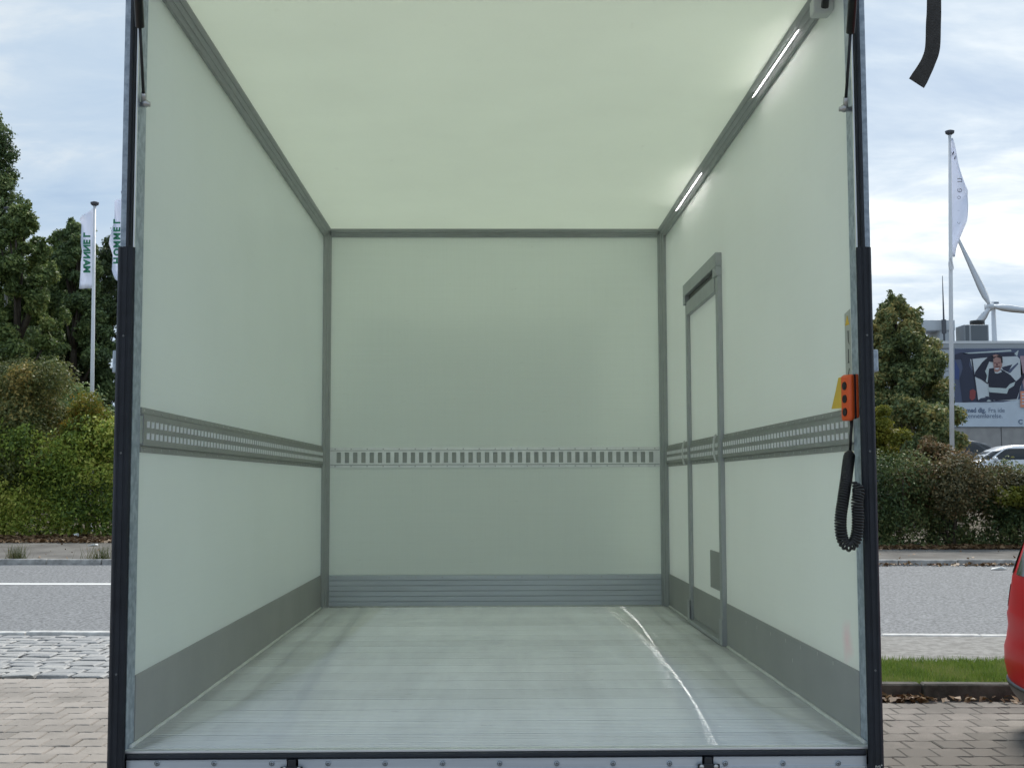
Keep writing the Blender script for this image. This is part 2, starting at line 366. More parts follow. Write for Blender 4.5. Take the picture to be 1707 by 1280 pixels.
sheet('lawn', 6.42, 7.74, 1.22, 14, .08, GRASSG, 24, 6)
CARPK = mat('car_park_asphalt', (.11, .11, .11), .9, 0, .2, 10)
MB().add([(4.3, 30.6, 1.62), (60, 30.6, 1.62), (60, 70, 1.62), (4.3, 70, 1.62)], [(0,1,2,3)]).build('car_park', CARPK, kind='structure')

def stone_mesh(name, sx, sy, sz, m, bev=.012, jit=.0):
    b = MB(); b.box(-sx/2, sx/2, -sy/2, sy/2, -sz, 0)
    b.v = [(x+random.uniform(-jit,jit), y+random.uniform(-jit,jit), z+random.uniform(-jit,jit)*.4) for x,y,z in b.v]
    o = b.build(name, m, bevel=bev, seg=1); me = o.data; bpy.data.objects.remove(o); return me
ANG = math.atan(KY)
def kerb(name, s, sx, sy, ztop, h, x0, x1, m, bev):
    k0 = bpy.data.objects.new(name, None); COL.objects.link(k0); k0['kind'] = 'structure'
    mes = [stone_mesh('kerb_stone', sx-.012, sy, h, m, bev, .004) for _ in range(3)]
    n = int((x1-x0)/sx)
    for i in range(n):
        x = x0+sx*(i+.5); y = s+KY*x
        o = link('kerb_stone', mes[i%3], k0, loc=(x, y, gz(x,y)+ztop+random.uniform(-.004,.004)))
        o.rotation_euler = (0, 0, ANG+random.uniform(-.004,.004))
kerb('far_kerb', 18.79, 1.0, .13, .085, .2, -14, 14, KERB, .012)
KERBL = mat('pale_edge_granite', (.46, .45, .43), .85, 0, .15, 6, .3, 60, second=(.66, .65, .62))
kerb('road_edge_stones', 9.80, 1.0, .13, .035, .15, -8, 10, KERBL, .008)
kerb('lawn_kerb', 6.35, 1.0, .13, .115, .2, 1.25, 8.3, KERBD, .012)

# interlocking concrete pavers
def paver_mat():
    m = bpy.data.materials.new('concrete_paver'); m.use_nodes = True; t = m.node_tree; p = t.nodes['Principled BSDF']
    g = t.nodes.new('ShaderNodeNewGeometry')
    a = N(t, 'ShaderNodeTexNoise', Scale=.9, Detail=6.0, Roughness=.65); t.links.new(g.outputs['Position'], a.inputs[0])
    b = N(t, 'ShaderNodeTexNoise', Scale=120.0, Detail=3.0); t.links.new(g.outputs['Position'], b.inputs[0])
    oi = t.nodes.new('ShaderNodeObjectInfo')
    rnd = M_(t, 'ADD', M_(t, 'MULTIPLY', oi.outputs['Random'], .10), M_(t, 'MULTIPLY', g.outputs['Random Per Island'], .10))
    f = M_(t, 'ADD', M_(t, 'MULTIPLY', a.outputs[0], .62), M_(t, 'ADD', M_(t, 'MULTIPLY', b.outputs[0], .25), rnd))
    # paving gets darker towards the lawn kerb side, with a noisy edge
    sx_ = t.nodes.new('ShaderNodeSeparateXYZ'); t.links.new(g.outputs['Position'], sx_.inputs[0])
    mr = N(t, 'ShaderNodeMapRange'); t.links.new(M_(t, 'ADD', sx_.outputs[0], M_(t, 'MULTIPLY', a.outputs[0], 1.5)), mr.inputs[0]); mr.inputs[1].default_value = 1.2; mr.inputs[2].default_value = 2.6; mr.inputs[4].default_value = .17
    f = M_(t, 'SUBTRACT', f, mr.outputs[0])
    r = t.nodes.new('ShaderNodeValToRGB'); t.links.new(f, r.inputs[0]); e = r.color_ramp.elements
    e[0].position = .30; e[0].color = (.155, .141, .124, 1); e[1].position = .66; e[1].color = (.42, .375, .335, 1)
    t.links.new(r.outputs[0], p.inputs['Base Color']); p.inputs['Roughness'].default_value = .9; p.inputs['Specular IOR Level'].default_value = .3
    bp = N(t, 'ShaderNodeBump', Strength=.35, Distance=.004); t.links.new(b.outputs[0], bp.inputs['Height']); t.links.new(bp.outputs[0], p.inputs['Normal'])
    return m
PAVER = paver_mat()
PW, PD = .198, .232
def paver_poly(g_=.0022):
    z = .015                                       # zig-zag of the long joints
    w, d = PW/2-g_, PD/2-g_
    top = [(w, d-z*.2), (w*.35, d+z*.55), (-w*.35, d-z*.55), (-w, d+z*.2)]
    bot = [(-w, -d+z*.2), (-w*.35, -d-z*.55), (w*.35, -d+z*.55), (w, -d-z*.2)]
    return top+bot
def paver_mesh(name='paver'):
    P = paver_poly(); n = len(P); c = .007
    V = [(x,y,-.028) for x,y in P] + [(x,y,-c) for x,y in P] + [(x*(1-c/.1),y*(1-c/.115),0) for x,y in P]
    F_ = [tuple(range(2*n, 3*n))]
    for k in (0, 1):
        F_ += [(k*n+(i+1)%n, k*n+i, (k+1)*n+i, (k+1)*n+(i+1)%n)[::-1] for i in range(n)]
    b = MB(); b.add(V, F_); return b
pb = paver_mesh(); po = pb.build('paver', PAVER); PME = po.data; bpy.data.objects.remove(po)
pav = bpy.data.objects.new('paving', None); COL.objects.link(pav); pav['kind'] = 'structure'
rest_v = []; rest_f = []
cnt = 0
for j in range(-40, 32):
    for i in range(-52, 53):
        x = (i + (.5 if j % 2 else 0))*PW; s = j*PD; y = s + KY*x*0
        sl_ = y-KY*x
        lim = 7.16 if x < 0 else 6.26
        if sl_ + PD/2 > lim: continue
        inleft = -4.15 < x < -2.05 and 3.75 < y
        inright = 2.1 < x < 4.05 and 3.75 < y
        z = gz(x, y) + .0 + random.uniform(-.003, .003); a = random.uniform(-.012, .012)
        if inleft or inright:
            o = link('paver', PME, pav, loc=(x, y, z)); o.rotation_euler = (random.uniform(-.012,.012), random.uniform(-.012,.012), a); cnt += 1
        elif abs(x) < 9 and y > -6:
            off = len(rest_v); ca, sa = math.cos(a), math.sin(a)
            rest_v += [(x+vx*ca-vy*sa, y+vx*sa+vy*ca, z+vz) for vx,vy,vz in pb.v]; rest_f += [tuple(k+off for k in f) for f in pb.f]
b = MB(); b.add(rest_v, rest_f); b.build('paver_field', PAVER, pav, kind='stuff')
print('pavers', cnt)

# granite setts of the driveway entrance
SETT = mat('granite_sett', (.34, .35, .38), .75, 0, .2, 3, .5, 50, .4, second=(.58, .57, .55))
def sett_mat():
    m = bpy.data.materials.new('granite_sett_mixed'); m.use_nodes = True; t = m.node_tree; p = t.nodes['Principled BSDF']
    oi = t.nodes.new('ShaderNodeObjectInfo'); g = t.nodes.new('ShaderNodeNewGeometry')
    r = t.nodes.new('ShaderNodeValToRGB'); t.links.new(M_(t, 'ADD', M_(t,'MULTIPLY',oi.outputs['Random'],.5), M_(t,'MULTIPLY',g.outputs['Random Per Island'],.5)), r.inputs[0]); e = r.color_ramp.elements
    e[0].color = (.26, .265, .275, 1); e[1].color = (.48, .465, .44, 1); q_ = e.new(.5); q_.color = (.37, .365, .355, 1)
    n = N(t, 'ShaderNodeTexNoise', Scale=45.0, Detail=5.0); t.links.new(g.outputs['Position'], n.inputs[0])
    mx = t.nodes.new('ShaderNodeMix'); mx.data_type = 'RGBA'; mx.blend_type = 'MULTIPLY'; mx.inputs[0].default_value = .6
    rr = t.nodes.new('ShaderNodeValToRGB'); t.links.new(n.outputs[0], rr.inputs[0]); rr.color_ramp.elements[0].position = .3; rr.color_ramp.elements[0].color = (.55,.55,.55,1); rr.color_ramp.elements[1].position = .65
    t.links.new(r.outputs[0], mx.inputs[6]); t.links.new(rr.outputs[0], mx.inputs[7]); t.links.new(mx.outputs[2], p.inputs['Base Color'])
    p.inputs['Roughness'].default_value = .6
    bp = N(t, 'ShaderNodeBump', Strength=.5, Distance=.006); t.links.new(n.outputs[0], bp.inputs['Height']); t.links.new(bp.outputs[0], p.inputs['Normal'])
    return m
SETT = sett_mat()
ent = bpy.data.objects.new('entrance_setts', None); COL.objects.link(ent); ent['kind'] = 'structure'
def sett_block(sx, sy):
    b = MB(); h = .035
    ring = lambda k, z: [(-sx/2*k+random.uniform(-.012,.012), -sy/2*k+random.uniform(-.012,.012), z), (sx/2*k+random.uniform(-.012,.012), -sy/2*k+random.uniform(-.012,.012), z),
                         (sx/2*k+random.uniform(-.012,.012), sy/2*k+random.uniform(-.012,.012), z), (-sx/2*k+random.uniform(-.012,.012), sy/2*k+random.uniform(-.012,.012), z)]
    V = ring(1.0, -h) + ring(1.0, -.007) + ring(.88, 0.002)
    F_ = [(8,9,10,11)] + [(k*4+i, k*4+(i+1)%4, (k+1)*4+(i+1)%4, (k+1)*4+i) for k in (0,1) for i in range(4)]
    b.add(V, F_); return b
sme = []
for k in range(8):
    o = sett_block(random.uniform(.17,.29), .165).build('sett', SETT); sme.append(o.data); bpy.data.objects.remove(o)
rest_v = []; rest_f = []; cs = 0
s = 7.27
while s < 9.72:
    x = -8.5 + random.uniform(0, .2)
    while x < -.2:
        k = random.randrange(8); me = sme[k]; sx = max(v.co.x for v in me.vertices)*2+.012
        xc_ = x+sx/2; y = s+KY*xc_; z = gz(xc_, y)+.008+random.uniform(-.006,.006); a = ANG+random.uniform(-.03,.03)
        if -5.6 < xc_ < -2.3 and cs < 298:
            o = link('sett', me, ent, loc=(xc_, y+random.uniform(-.008,.008), z)); o.rotation_euler = (random.uniform(-.03,.03), random.uniform(-.03,.03), a); cs += 1
        else:
            off = len(rest_v); rest_v += [(xc_+v.co.x, y+v.co.y, z+v.co.z) for v in me.vertices]; rest_f += [tuple(i+off for i in p.vertices) for p in me.polygons]
        x += sx
    s += .181
b = MB(); b.add(rest_v, rest_f); b.build('sett_field', SETT, ent, kind='stuff')
print('setts', cs)

# ------------------------------------------------------------------ the truck
truck = thing('box_truck', 'open white box truck with empty translucent green-white cargo body and black rear seals', 'truck')
L, W2, H = 4.077, 1.05, 2.297
def T(): return MB(ZF)
DY0, DY1, DZ = 2.20, 3.15, 1.70
o = T().box(-1.074, -W2, .085, L, 0, H).build('wall_panel', WALL, truck)
b = T(); b.prism([(.085, 0), (DY0, 0), (DY0, DZ), (DY1, DZ), (DY1, 0), (L, 0), (L, H), (.085, H)], 'x', W2, 1.074)
rwall = b.build('wall_panel', WALL, truck)
T().box(-W2, W2, L+.001, L+.024, 0, H).build('bulkhead', BULK, truck)
T().box(-1.074, 1.074, .0, L+.02, H, H+.024).build('roof_panel', ROOF, truck)
# outside corner profiles
for sx in (-1, 1):
    x0, x1 = sorted((sx*1.0745, sx*1.092))
    T().box(x0, x1, .085, L+.03, H-.06, H+.03).build('roof_rail', ALU, truck)
    T().box(x0, x1, .085, L+.03, -.06, .05).build('side_rail', ALU, truck)
    T().box(x0, x1, L-.03, L+.04, .051, H-.061).build('corner_profile', ALU, truck)
# inner corner trims with a ribbed chamfer
def chamfer(c, n=3):
    # profile in local (a along wall 1, b along wall 2) with corner at 0,0
    P = [(0, 0), (c, 0), (c, .006)]
    for i in range(n):
        t0, t1 = (i+.15)/n, (i+.85)/n
        for t_, dp in ((t0, 0.0), (t0+.02, .003), (t1-.02, .003), (t1, 0.0)):
            P.append((c-(c-.006)*t_ - dp*.0, .006+(c-.006)*t_)) if dp == 0 else P.append((c-(c-.006)*t_+dp*.7, .006+(c-.006)*t_+dp*.7))
    P += [(.006, c), (0, c)]
    return P
CH = chamfer(.046)
for sx in (-1, 1):
    T().prism([(sx*(W2-.0005-a), L-.0005-c_) for a, c_ in CH], 'z', .001, H-.001).build('corner_post', TRIM, truck)
    T().prism([(sx*(W2-.0005-a), H-.0005-c_) for a, c_ in CH], 'y', .10, L-.047).build('ceiling_trim', TRIM, truck)
T().prism([(L-.0005-a, H-.0005-c_) for a, c_ in CH], 'x', -W2+.047, W2-.047).build('ceiling_trim', TRIM, truck)
# floor: cross planks with ribs
fl = T().box(-W2, W2, .0, L, -.05, -.0285).build('floor', BLKM, truck)
NP = 20; PP = (L-.012)/NP
prof = [(.0045, -.028), (.0045, -.006), (.0066, -.0008)]
nr = 8
for i in range(nr):
    a0 = .0068 + (PP-.0136)*i/nr; a1 = .0068 + (PP-.0136)*(i+1)/nr
    if i: prof += [(a0+.0002, -.0032), (a0+.0032, -.0032), (a0+.0036, -.0002)]
    prof += [(a1-.0005, -.0002)]
prof += [(PP-.0066, -.0008), (PP-.0045, -.004), (PP-.0045, -.028)]
o = MB().prism(prof, 'x', -W2+.002, W2-.002).build('floor_plank', PLANK); pme = o.data; bpy.data.objects.remove(o)
for i in range(NP):
    link('floor_plank', pme, fl, loc=(0, .010+PP*i, ZF))
for sx in (-1, 1):
    y0 = .03
    segs = [(y0, L-.05)] if sx < 0 else [(y0, DY0-.06), (DY1+.05, L-.05)]
    for a, c_ in segs:
        n = int((c_-a)/.06); T().tube([(sx*(W2-.007+random.uniform(-.0012,.0012)), a+(c_-a)*i/n, .003) for i in range(n+1)], .0062, 6).build('sealant_bead', SEALW, truck, True)
T().tube([(-W2+.05, L-.012, .003), (W2-.05, L-.012, .003)], .006, 6).build('sealant_bead', SEALW, truck, True)
# kick panels
T().box(-W2, -W2+.004, .087, L-.047, .008, .195).build('kick_panel', KICK, truck)
T().box(W2-.004, W2, .087, DY0-.035, .008, .195).build('kick_panel', KICK, truck)
T().box(W2-.004, W2, DY1+.035, L-.047, .008, .195).build('kick_panel', KICK, truck)
# scuffs: pale chips on the right kick panel are part of its coating
CHIP = mat('pale_chip', (.5, .5, .47), .8)
b = T()
for (yy, zz) in ((.36,.186),(.55,.19),(.78,.181),(1.0,.176),(1.25,.171),(1.5,.168),(1.72,.165),(.9,.12)):
    b.box(W2-.0052, W2-.0042, yy, yy+.008, zz-.012, zz)
b.build('chipped_mark', CHIP, truck, kind='stuff')
# back kick: profile boards
pr = [(0, .008), (.016, .008)]
zz = .008; n = 5
for i in range(n):
    z1 = .158*(i+1)/n + .006
    pr += [(.016, z1-.006), (.011, z1-.004), (.011, z1-.001), (.016, z1)]
pr += [(.016, .188), (.010, .193), (0, .193)]
kb = T().prism([(L-a, z) for a, z in pr], 'x', -W2+.047, W2-.047).build('kick_board', KPLANK, truck)
b = T()
for i in range(13): b.cyl((-.96+1.92*i/12, L-.0185, .178), (-.96+1.92*i/12, L-.0155, .178), .005, .005, 8)
b.build('rivet', STEEL, kb, kind='stuff')

# lashing tracks
def track(fn, u0, u1, z0, z1, pitch, sw, sh, split, name='lashing_track', m=None):
    b = T(); lip = T(); zc = (z0+z1)/2
    b.boxt(fn, u0, u1, 0, .004, z0, z0+.0175); b.boxt(fn, u0, u1, 0, .004, z1-.0175, z1)       # flanges
    b.boxt(fn, u0, u1, .0, .011, z0+.020, z0+.025); b.boxt(fn, u0, u1, .0, .011, z1-.025, z1-.020)
    a0, a1 = zc-sh/2, zc+sh/2
    b.boxt(fn, u0, u1, .008, .0115, z0+.025, a0); b.boxt(fn, u0, u1, .008, .0115, a1, z1-.025)
    n = int((u1-u0-.02)/pitch); st = u0+((u1-u0)-n*pitch)/2
    b.boxt(fn, u0, st+(pitch-sw)/2, .008, .0115, a0, a1); b.boxt(fn, st+n*pitch-(pitch-sw)/2, u1, .008, .0115, a0, a1)
    for i in range(n):
        if i < n-1: b.boxt(fn, st+i*pitch+(pitch+sw)/2, st+(i+1)*pitch+(pitch-sw)/2, .008, .0115, a0, a1)
        if split:
            b.boxt(fn, st+i*pitch+(pitch-sw)/2, st+i*pitch+(pitch+sw)/2, .0075, .011, zc-split/2, zc+split/2)
            for za, zb in ((a0+.0005, zc-split/2-.0005), (zc+split/2+.0005, a1-.0005)):
                lip.boxt(fn, st+i*pitch+(pitch+sw)/2-.0012, st+i*pitch+(pitch+sw)/2-.0002, .0006, .0134, za, zb)
    tr = b.build(name, m or TRACK, truck)
    if split:
        bk = T(); bk.boxt(fn, u0+.001, u1-.001, .0002, .001, z0+.0177, z0+.0198); bk.boxt(fn, u0+.001, u1-.001, .0002, .001, z1-.0198, z1-.0177); bk.build('track_groove', TRACKD, tr)
    if not split:
        bk = T(); bk.boxt(fn, u0+.001, u1-.001, .0002, .001, z0+.0177, z0+.0198); bk.boxt(fn, u0+.001, u1-.001, .0002, .001, z1-.0198, z1-.0177); bk.build('track_groove', BLK, tr)
        bk = T(); bk.boxt(fn, u0+.001, u1-.001, .0002, .002, z0+.026, z1-.026); bk.build('slot_shade_strip', TRACKD, tr)  # added dark strip that paints the shade inside the slots
    if split: lip.build('slot_lip', LIP, tr, kind='stuff')
    b = T(); k = int((u1-u0)/.1)
    for i in range(k+1):
        u = u0+.03+(u1-u0-.06)*i/k
        for z in (z0+.010, z1-.010):
            b.add([fn(u-.004,.0055,z), fn(u,.0055,z-.004), fn(u+.004,.0055,z), fn(u,.0055,z+.004)]+[fn(u-.005,.004,z), fn(u,.004,z-.005), fn(u+.005,.004,z), fn(u,.004,z+.005)],
                  [(0,1,2,3)]+[(j,(j+1)%4,4+(j+1)%4,4+j) for j in range(4)])
    b.build('rivet', STEEL, tr, kind='stuff')
    return tr
LW = lambda u, w, z: (-W2+w, u, z)
RW = lambda u, w, z: (W2-w, u, z)
BW = lambda u, w, z: (u, L-w, z)
track(LW, .087, L-.047, .836, .968, .05, .025, .055, .015)
track(RW, .087, DY0-.03, .836, .962, .05, .025, .055, .015)
track(RW, DY0+.034, DY1-.034, .838, .964, .05, .025, .055, .015)
track(RW, DY1+.03, L-.047, .838, .966, .05, .025, .055, .015)
track(BW, -W2+.047, W2-.047, .836, .960, .05, .026, .064, 0, m=TRACKB)

# side door in the right wall
door = link('side_door', None, truck); door['_b'] = [0,0,0]
T().box(W2+.0, 1.070, DY0+.003, DY1-.003, .03, DZ-.003).build('door_panel', WALL, door)
T().box(W2-.022, W2, DY0-.028, DY0+.030, .0, DZ).build('door_post', TRIM, door, bevel=.003)
T().box(W2-.018, W2, DY1-.030, DY1+.026, .0, DZ).build('door_post', TRIM, door, bevel=.003)
for y0, y1 in ((DY0-.034, DY0+.036), (DY1-.036, DY1+.032)):
    T().prism([(W2-.027, y0), (W2-.027, y1), (W2-.0225, y1), (W2-.0225, y0)], 'z', .004, .12).build('post_foot', TRIM, door)
hd = T(); hd.box(W2-.030, W2, DY0-.028, DY1+.026, DZ+.045, DZ+.110)
hd.box(W2-.030, W2, DY0-.028, DY0+.06, DZ, DZ+.045); hd.box(W2-.030, W2, DY1-.04, DY1+.026, DZ, DZ+.045)
hd.box(W2-.022, W2, DY0+.06, DY1-.04, DZ-.062, DZ+.010)
hd.box(W2-.006, W2, DY0+.06, DY1-.04, DZ+.010, DZ+.045)
hdo = hd.build('door_header', TRIM, door, bevel=.002, seg=1)
T().box(W2-.0085, W2-.0063, DY0+.065, DY1-.045, DZ+.012, DZ+.044).build('dark_gap', BLK, hdo)
b = T()
for z in (.015,.04,.075,.1): b.cyl((W2-.0318, DY0+.0, DZ+z), (W2-.0298, DY0+.0, DZ+z), .005, .005, 8)
b.build('rivet', STEEL, hdo, kind='stuff')
T().box(W2-.004, W2-.0005, DY0+.033, DY1-.033, .03, .195).build('kick_panel', KICK, door)
T().box(W2-.008, W2-.0005, DY0+.032, DY0+.36, .238, .415).build('lock_cover', KICK, door)
T().box(W2-.03, W2+.01, DY0+.032, DY1-.032, .003, .022).build('door_sill', TRIM, door, bevel=.003)
for yy in (DY0-.006, DY1-.004):
    P = []
    for i in range(13):
        a = math.pi*i/12; P.append((W2-.034-.014*math.sin(a), yy, .900-.062*math.cos(a)))
    T().tube(P, .005, 8).build('hinge_loop', SEALW, door, True)

# lights in the right ceiling trim
def strip_light(y0, y1):
    cx, cz = W2-.0005-.026, H-.0005-.026       # middle of the chamfer
    nx, nz = -.7071, -.7071
    par = link('strip_light', None, truck); par['_b'] = [0,0,0]
    P = lambda a, h: (cx + (-nz)*a*-1 + nx*h, cz + nx*a + nz*h)
    # tray, tube and cover rails; a = across, h = out from the chamfer
    def bar(a0, a1, h0, h1, name, m, ya, yb):
        poly = [P(a0,h0), P(a1,h0), P(a1,h1), P(a0,h1)]
        return T().prism(poly, 'y', ya, yb).build(name, m, par)
    bar(-.024, .024, .0015, .004, 'light_tray', TRIM, y0, y1)
    bar(-.0225, -.016, .0042, .012, 'cover_rail', LENS, y0, y1); bar(.016, .0225, .0042, .012, 'cover_rail', LENS, y0, y1)
    bar(-.0052, .0052, .0042, .010, 'light_tube', LED, y0+.012, y1-.012)
    bar(-.0155, .0155, .0042, .012, 'end_cap', PLBOX, y0+.0005, y0+.010); bar(-.0155, .0155, .0042, .012, 'end_cap', PLBOX, y1-.010, y1-.0005)
strip_light(.515, 1.27); strip_light(2.50, 3.37)
# junction box and cable gland
jb = T().prism([(W2-.066, H-.047), (W2-.001, H-.047), (W2-.001, H-.085), (W2-.012, H-.098), (W2-.066, H-.098)], 'y', .19, .245).build('junction_box', PLBOX, truck, bevel=.006)
T().tube([(W2-.045, .14, H-.10), (W2-.05, .10, H-.06), (W2-.055, .10, H-.01)], .012, 8).build('cable_gland', BLK, jb, True)

# rear frame, seals, threshold
for sx in (-1, 1):
    def bx(xa, xb, *r): a_, c_ = sorted((sx*xa, sx*xb)); return T().box(a_, c_, *r)
    ino, outo, gal = (1.035, 1.083, 1.093) if sx < 0 else (1.027, 1.070, 1.085)
    inb = ino*3.62/3.572
    fe = .080 if sx < 0 else .088
    p = bx(1.0502, gal, 0, .084, -.10, H+.10).build('rear_post', GALV, truck, bevel=.003)
    bx(1.0478, 1.0500, .001, fe, 0, H).build('post_flange', GALV, truck)
    up = T(); ui, uo = (1.0545, 1.071) if sx < 0 else (1.0455, 1.063)
    ra = sorted((sx*ui, sx*uo)); up.box(*ra, -.022, -.0005, 1.405, H+.06)
    ra = sorted((sx*(ui+.005), sx*(uo-.005))); up.box(*ra, -.029, -.022, 1.40, H+.06)
    up.build('upper_seal', RUB, truck, bevel=.003)
    bx(ui-.0058, ui-.0012, -.012, .0, 1.416, H).build('seal_lip', SILLM, truck, bevel=.0008, seg=1)
    lo = T(); w_ = outo-ino; q_ = lambda t: sx*(ino+w_*t)
    poly = [(sx*inb, -.001), (q_(.96), -.001), (q_(1.02), -.02), (q_(1.0), -.052), (q_(.86), -.0605), (q_(.76), -.062), (q_(.72), -.0605), (q_(.66), -.0605), (q_(.62), -.0635), (q_(.40), -.0635), (q_(.36), -.061), (q_(.30), -.061), (q_(.26), -.062), (q_(.1), -.058), (q_(0), -.05)]
    lo.prism(poly, 'z', -.050, 1.415)
    ls = lo.build('lower_seal', RUB, truck)
    lo2 = T(); lo2.prism([(x*1.001, y*1.01-.001) for x, y in poly], 'z', -.30, -.0515); lo2.build('lower_seal', RUB, truck)
    b = T()
    for z in (1.16, .83, .22): b.cyl((q_(.5), -.0665, z), (q_(.5), -.0635, z), .0032, .0028, 8)
    b.build('screw_head', RUBS, ls, kind='stuff')
    b = T()
    for k in range(9):
        zz = -.045+random.uniform(-.012, .010)*(k > 4); xx = q_(.38+.055*k+random.uniform(-.02,.02)); b.box(xx-.0018, xx+.0018, -.0655, -.0642, zz, zz+random.uniform(.002, .006))
    b.build('scuff_mark', CHIP, ls, kind='stuff')
    # side latch keeper outside
    lk = T(); lk.prism([(sx*(gal+.0005), .02), (sx*(gal+.018), .022), (sx*(gal+.025), .035), (sx*(gal+.025), .10), (sx*(gal+.020), .10), (sx*(gal+.019), .04), (sx*(gal+.014), .03), (sx*(gal+.0005), .028)], 'z', 1.065, 1.128)
    lk.box(*sorted((sx*(gal+.0002), sx*(gal+.004))), .0285, .10, 1.05, 1.14)
    lk.build('latch_keeper', GALV, truck, bevel=.001, seg=1)
    # gas strut
    P0 = pix(240 if sx < 0 else 1409, 172 if sx < 0 else 180, .02); P1 = pix(231 if sx < 0 else 1421.5, 0, -.2)
    d = (P1-P0); tm = pix(234 if sx < 0 else 1416.5, 48 if sx < 0 else 56, -.13)
    f_ = (tm.z-P0.z)/d.z
    st = link('gas_strut', None, truck); st['_b'] = [0,0,0]
    MB().cyl(P0, P0+d*(f_+.02), .0045, .0045, 12).build('strut_rod', BLKM, st, True)
    MB().cyl(P0+d*f_, P0+d*2.15, .0125, .0125, 16).build('strut_cylinder', BLK, st, True)
    MB().tube([P0+d*-.02, P0+d*.10], .0075, 10).build('ball_socket', STEEL, st, True)
    q0 = Vector((sx*1.047, P0.y, P0.z-.004)); b = MB(); b.cyl(q0, (sx*(abs(P0.x)-.018), P0.y, P0.z-.004), .0075, .0075, 10); b.ball((P0.x-sx*.004, P0.y, P0.z-.002), .012)
    b.build('ball_stud', STEEL, st, True)
T().box(-1.046, 1.046, 0, .086, H+.025, H+.10).build('rear_header', GALV, truck, bevel=.003)
zt = pix(820, 1251.5, -.024).z-ZF; zb_ = pix(820, 1262.5, -.034).z-ZF
T().box(-1.0475, 1.0475, -.022, .009, zt-.001, zt+.0055).build('threshold', SILLM, truck, bevel=.001, seg=1)
T().prism([(-.024, zt-.0015), (-.034, zt-.004), (-.036, zb_+.005), (-.030, zb_), (.0, zb_), (0, zt-.0015)], 'x', -1.034, 1.026).build('sill_seal', RUB, truck)
# edge profile with rivets, in three lengths
def sill_piece(xa, xb, riv):
    z_ = zb_-.001
    pr = [(0, z_), (-.030, z_), (-.032, z_-.001), (-.032, z_-.0036), (-.029, z_-.0046), (-.029, z_-.0265), (-.033, z_-.0275), (-.033, z_-.0315), (-.027, z_-.033), (-.027, -.12), (0, -.12)]
    sp_ = T().prism(pr, 'x', xa, xb).build('sill_profile', ALU, truck)
    for px in riv:
        x = pix(px, 1272, -.03).x; zr_ = pix(px, 1271.5, -.031).z-ZF
        rb = T(); rb.cyl((x, -.0325, zr_), (x, -.029, zr_), .0078, .0088, 16); r_ = rb.build('sill_rivet', ALU, sp_, True)
        rb = T(); rb.tube([(x+.0062*math.cos(a), -.0327, zr_+.0062*math.sin(a)) for a in [2*math.pi*k/16 for k in range(17)]], .0009, 5); rb.build('rivet_rim', RUBS, r_)
        rb = T(); rb.cyl((x, -.0336, zr_), (x, -.0322, zr_), .0036, .0036, 6); rb.build('rivet_socket', RUBS, r_)
hx = [pix(487.5, 1270, -.03).x, pix(1180, 1270, -.03).x]
sill_piece(-1.036, hx[0]-.016, (262, 357, 453)); sill_piece(hx[0]+.016, hx[1]-.016, (547, 642, 738, 833, 928, 1022, 1116)); sill_piece(hx[1]+.016, 1.028, (1209, 1305, 1397))
for x in hx:
    b = T(); b.box(x-.0105, x+.0105, -.042, -.001, -.13, zb_-.0005); b.box(x-.031, x+.031, -.046, -.0425, -.13, pix(820, 1275, -.045).z-ZF)
    hb = b.build('hinge_bracket', BLKM, truck, bevel=.0035)
    for dx in (-.020, .020):
        T().cyl((x+dx, -.049, pix(820, 1279.5, -.045).z-ZF), (x+dx, -.0455, pix(820, 1279.5, -.045).z-ZF), .006, .007, 12).build('bracket_bolt', STEEL, hb, True)
T().box(-1.07, 1.07, .02, .085, -.22, -.121).build('rear_crossmember', BLKM, truck)
# raised rear hatch above the opening, out of the picture; the strap hangs from it
hp = [(-.02, H+.10), (-.97, H+.82), (-.95, H+.85), (.0, H+.135)]
T().prism(hp, 'x', -1.05, 1.05).build('hatch_door', WALL, truck, bevel=.004)
# cab, chassis and wheels (in front of the body; the cab shades the bulkhead)
def superloop(x0, x1, hw, n=28, ex=5.0, yc=0.0):
    xc, a = (x0+x1)/2, (x1-x0)/2; P = []
    for i in range(n):
        t = 2*math.pi*(i+.5)/n; c_, s_ = math.cos(t), math.sin(t)
        P.append((xc+a*math.copysign(abs(c_)**(2/ex), c_), yc+hw*math.copysign(abs(s_)**(2/ex), s_)))
    return P
def stack(levels, n=28, ex=5.0, swap=False):
    V = []; F_ = []
    for (z, x0, x1, hw) in levels:
        for (x, y) in superloop(x0, x1, hw, n, ex): V.append((y, x, z) if swap else (x, y, z))
    for j in range(len(levels)-1):
        for i in range(n): F_.append((j*n+i, j*n+(i+1)%n, (j+1)*n+(i+1)%n, (j+1)*n+i))
    F_.append(tuple(range(n-1,-1,-1))); F_.append(tuple((len(levels)-1)*n+i for i in range(n)))
    return V, F_
CABW = mat('white_cab_paint', (.72, .73, .74), .35, 0, .03, 4, coat=.5)
DARKG = mat('dark_glass', (.012, .015, .018), .08, 0, 0, spec=.6)
TYRE = mat('tyre_rubber', (.02, .02, .02), .85, 0, .2, 20)
RIM = mat('alloy_rim', (.45, .46, .48), .35, .8, .05, 10)
cabl = [(.45, 4.3, 7.0, .98), (.9, 4.28, 7.05, 1.0), (1.35, 4.28, 6.85, 1.0), (1.5, 4.28, 6.2, .98), (2.1, 4.3, 5.7, .93), (2.32, 4.4, 5.4, .86), (2.36, 4.6, 5.2, .7)]
b = MB(); b.add(*stack(cabl, 32, 6, True)); b.build('cab', CABW, truck, True)
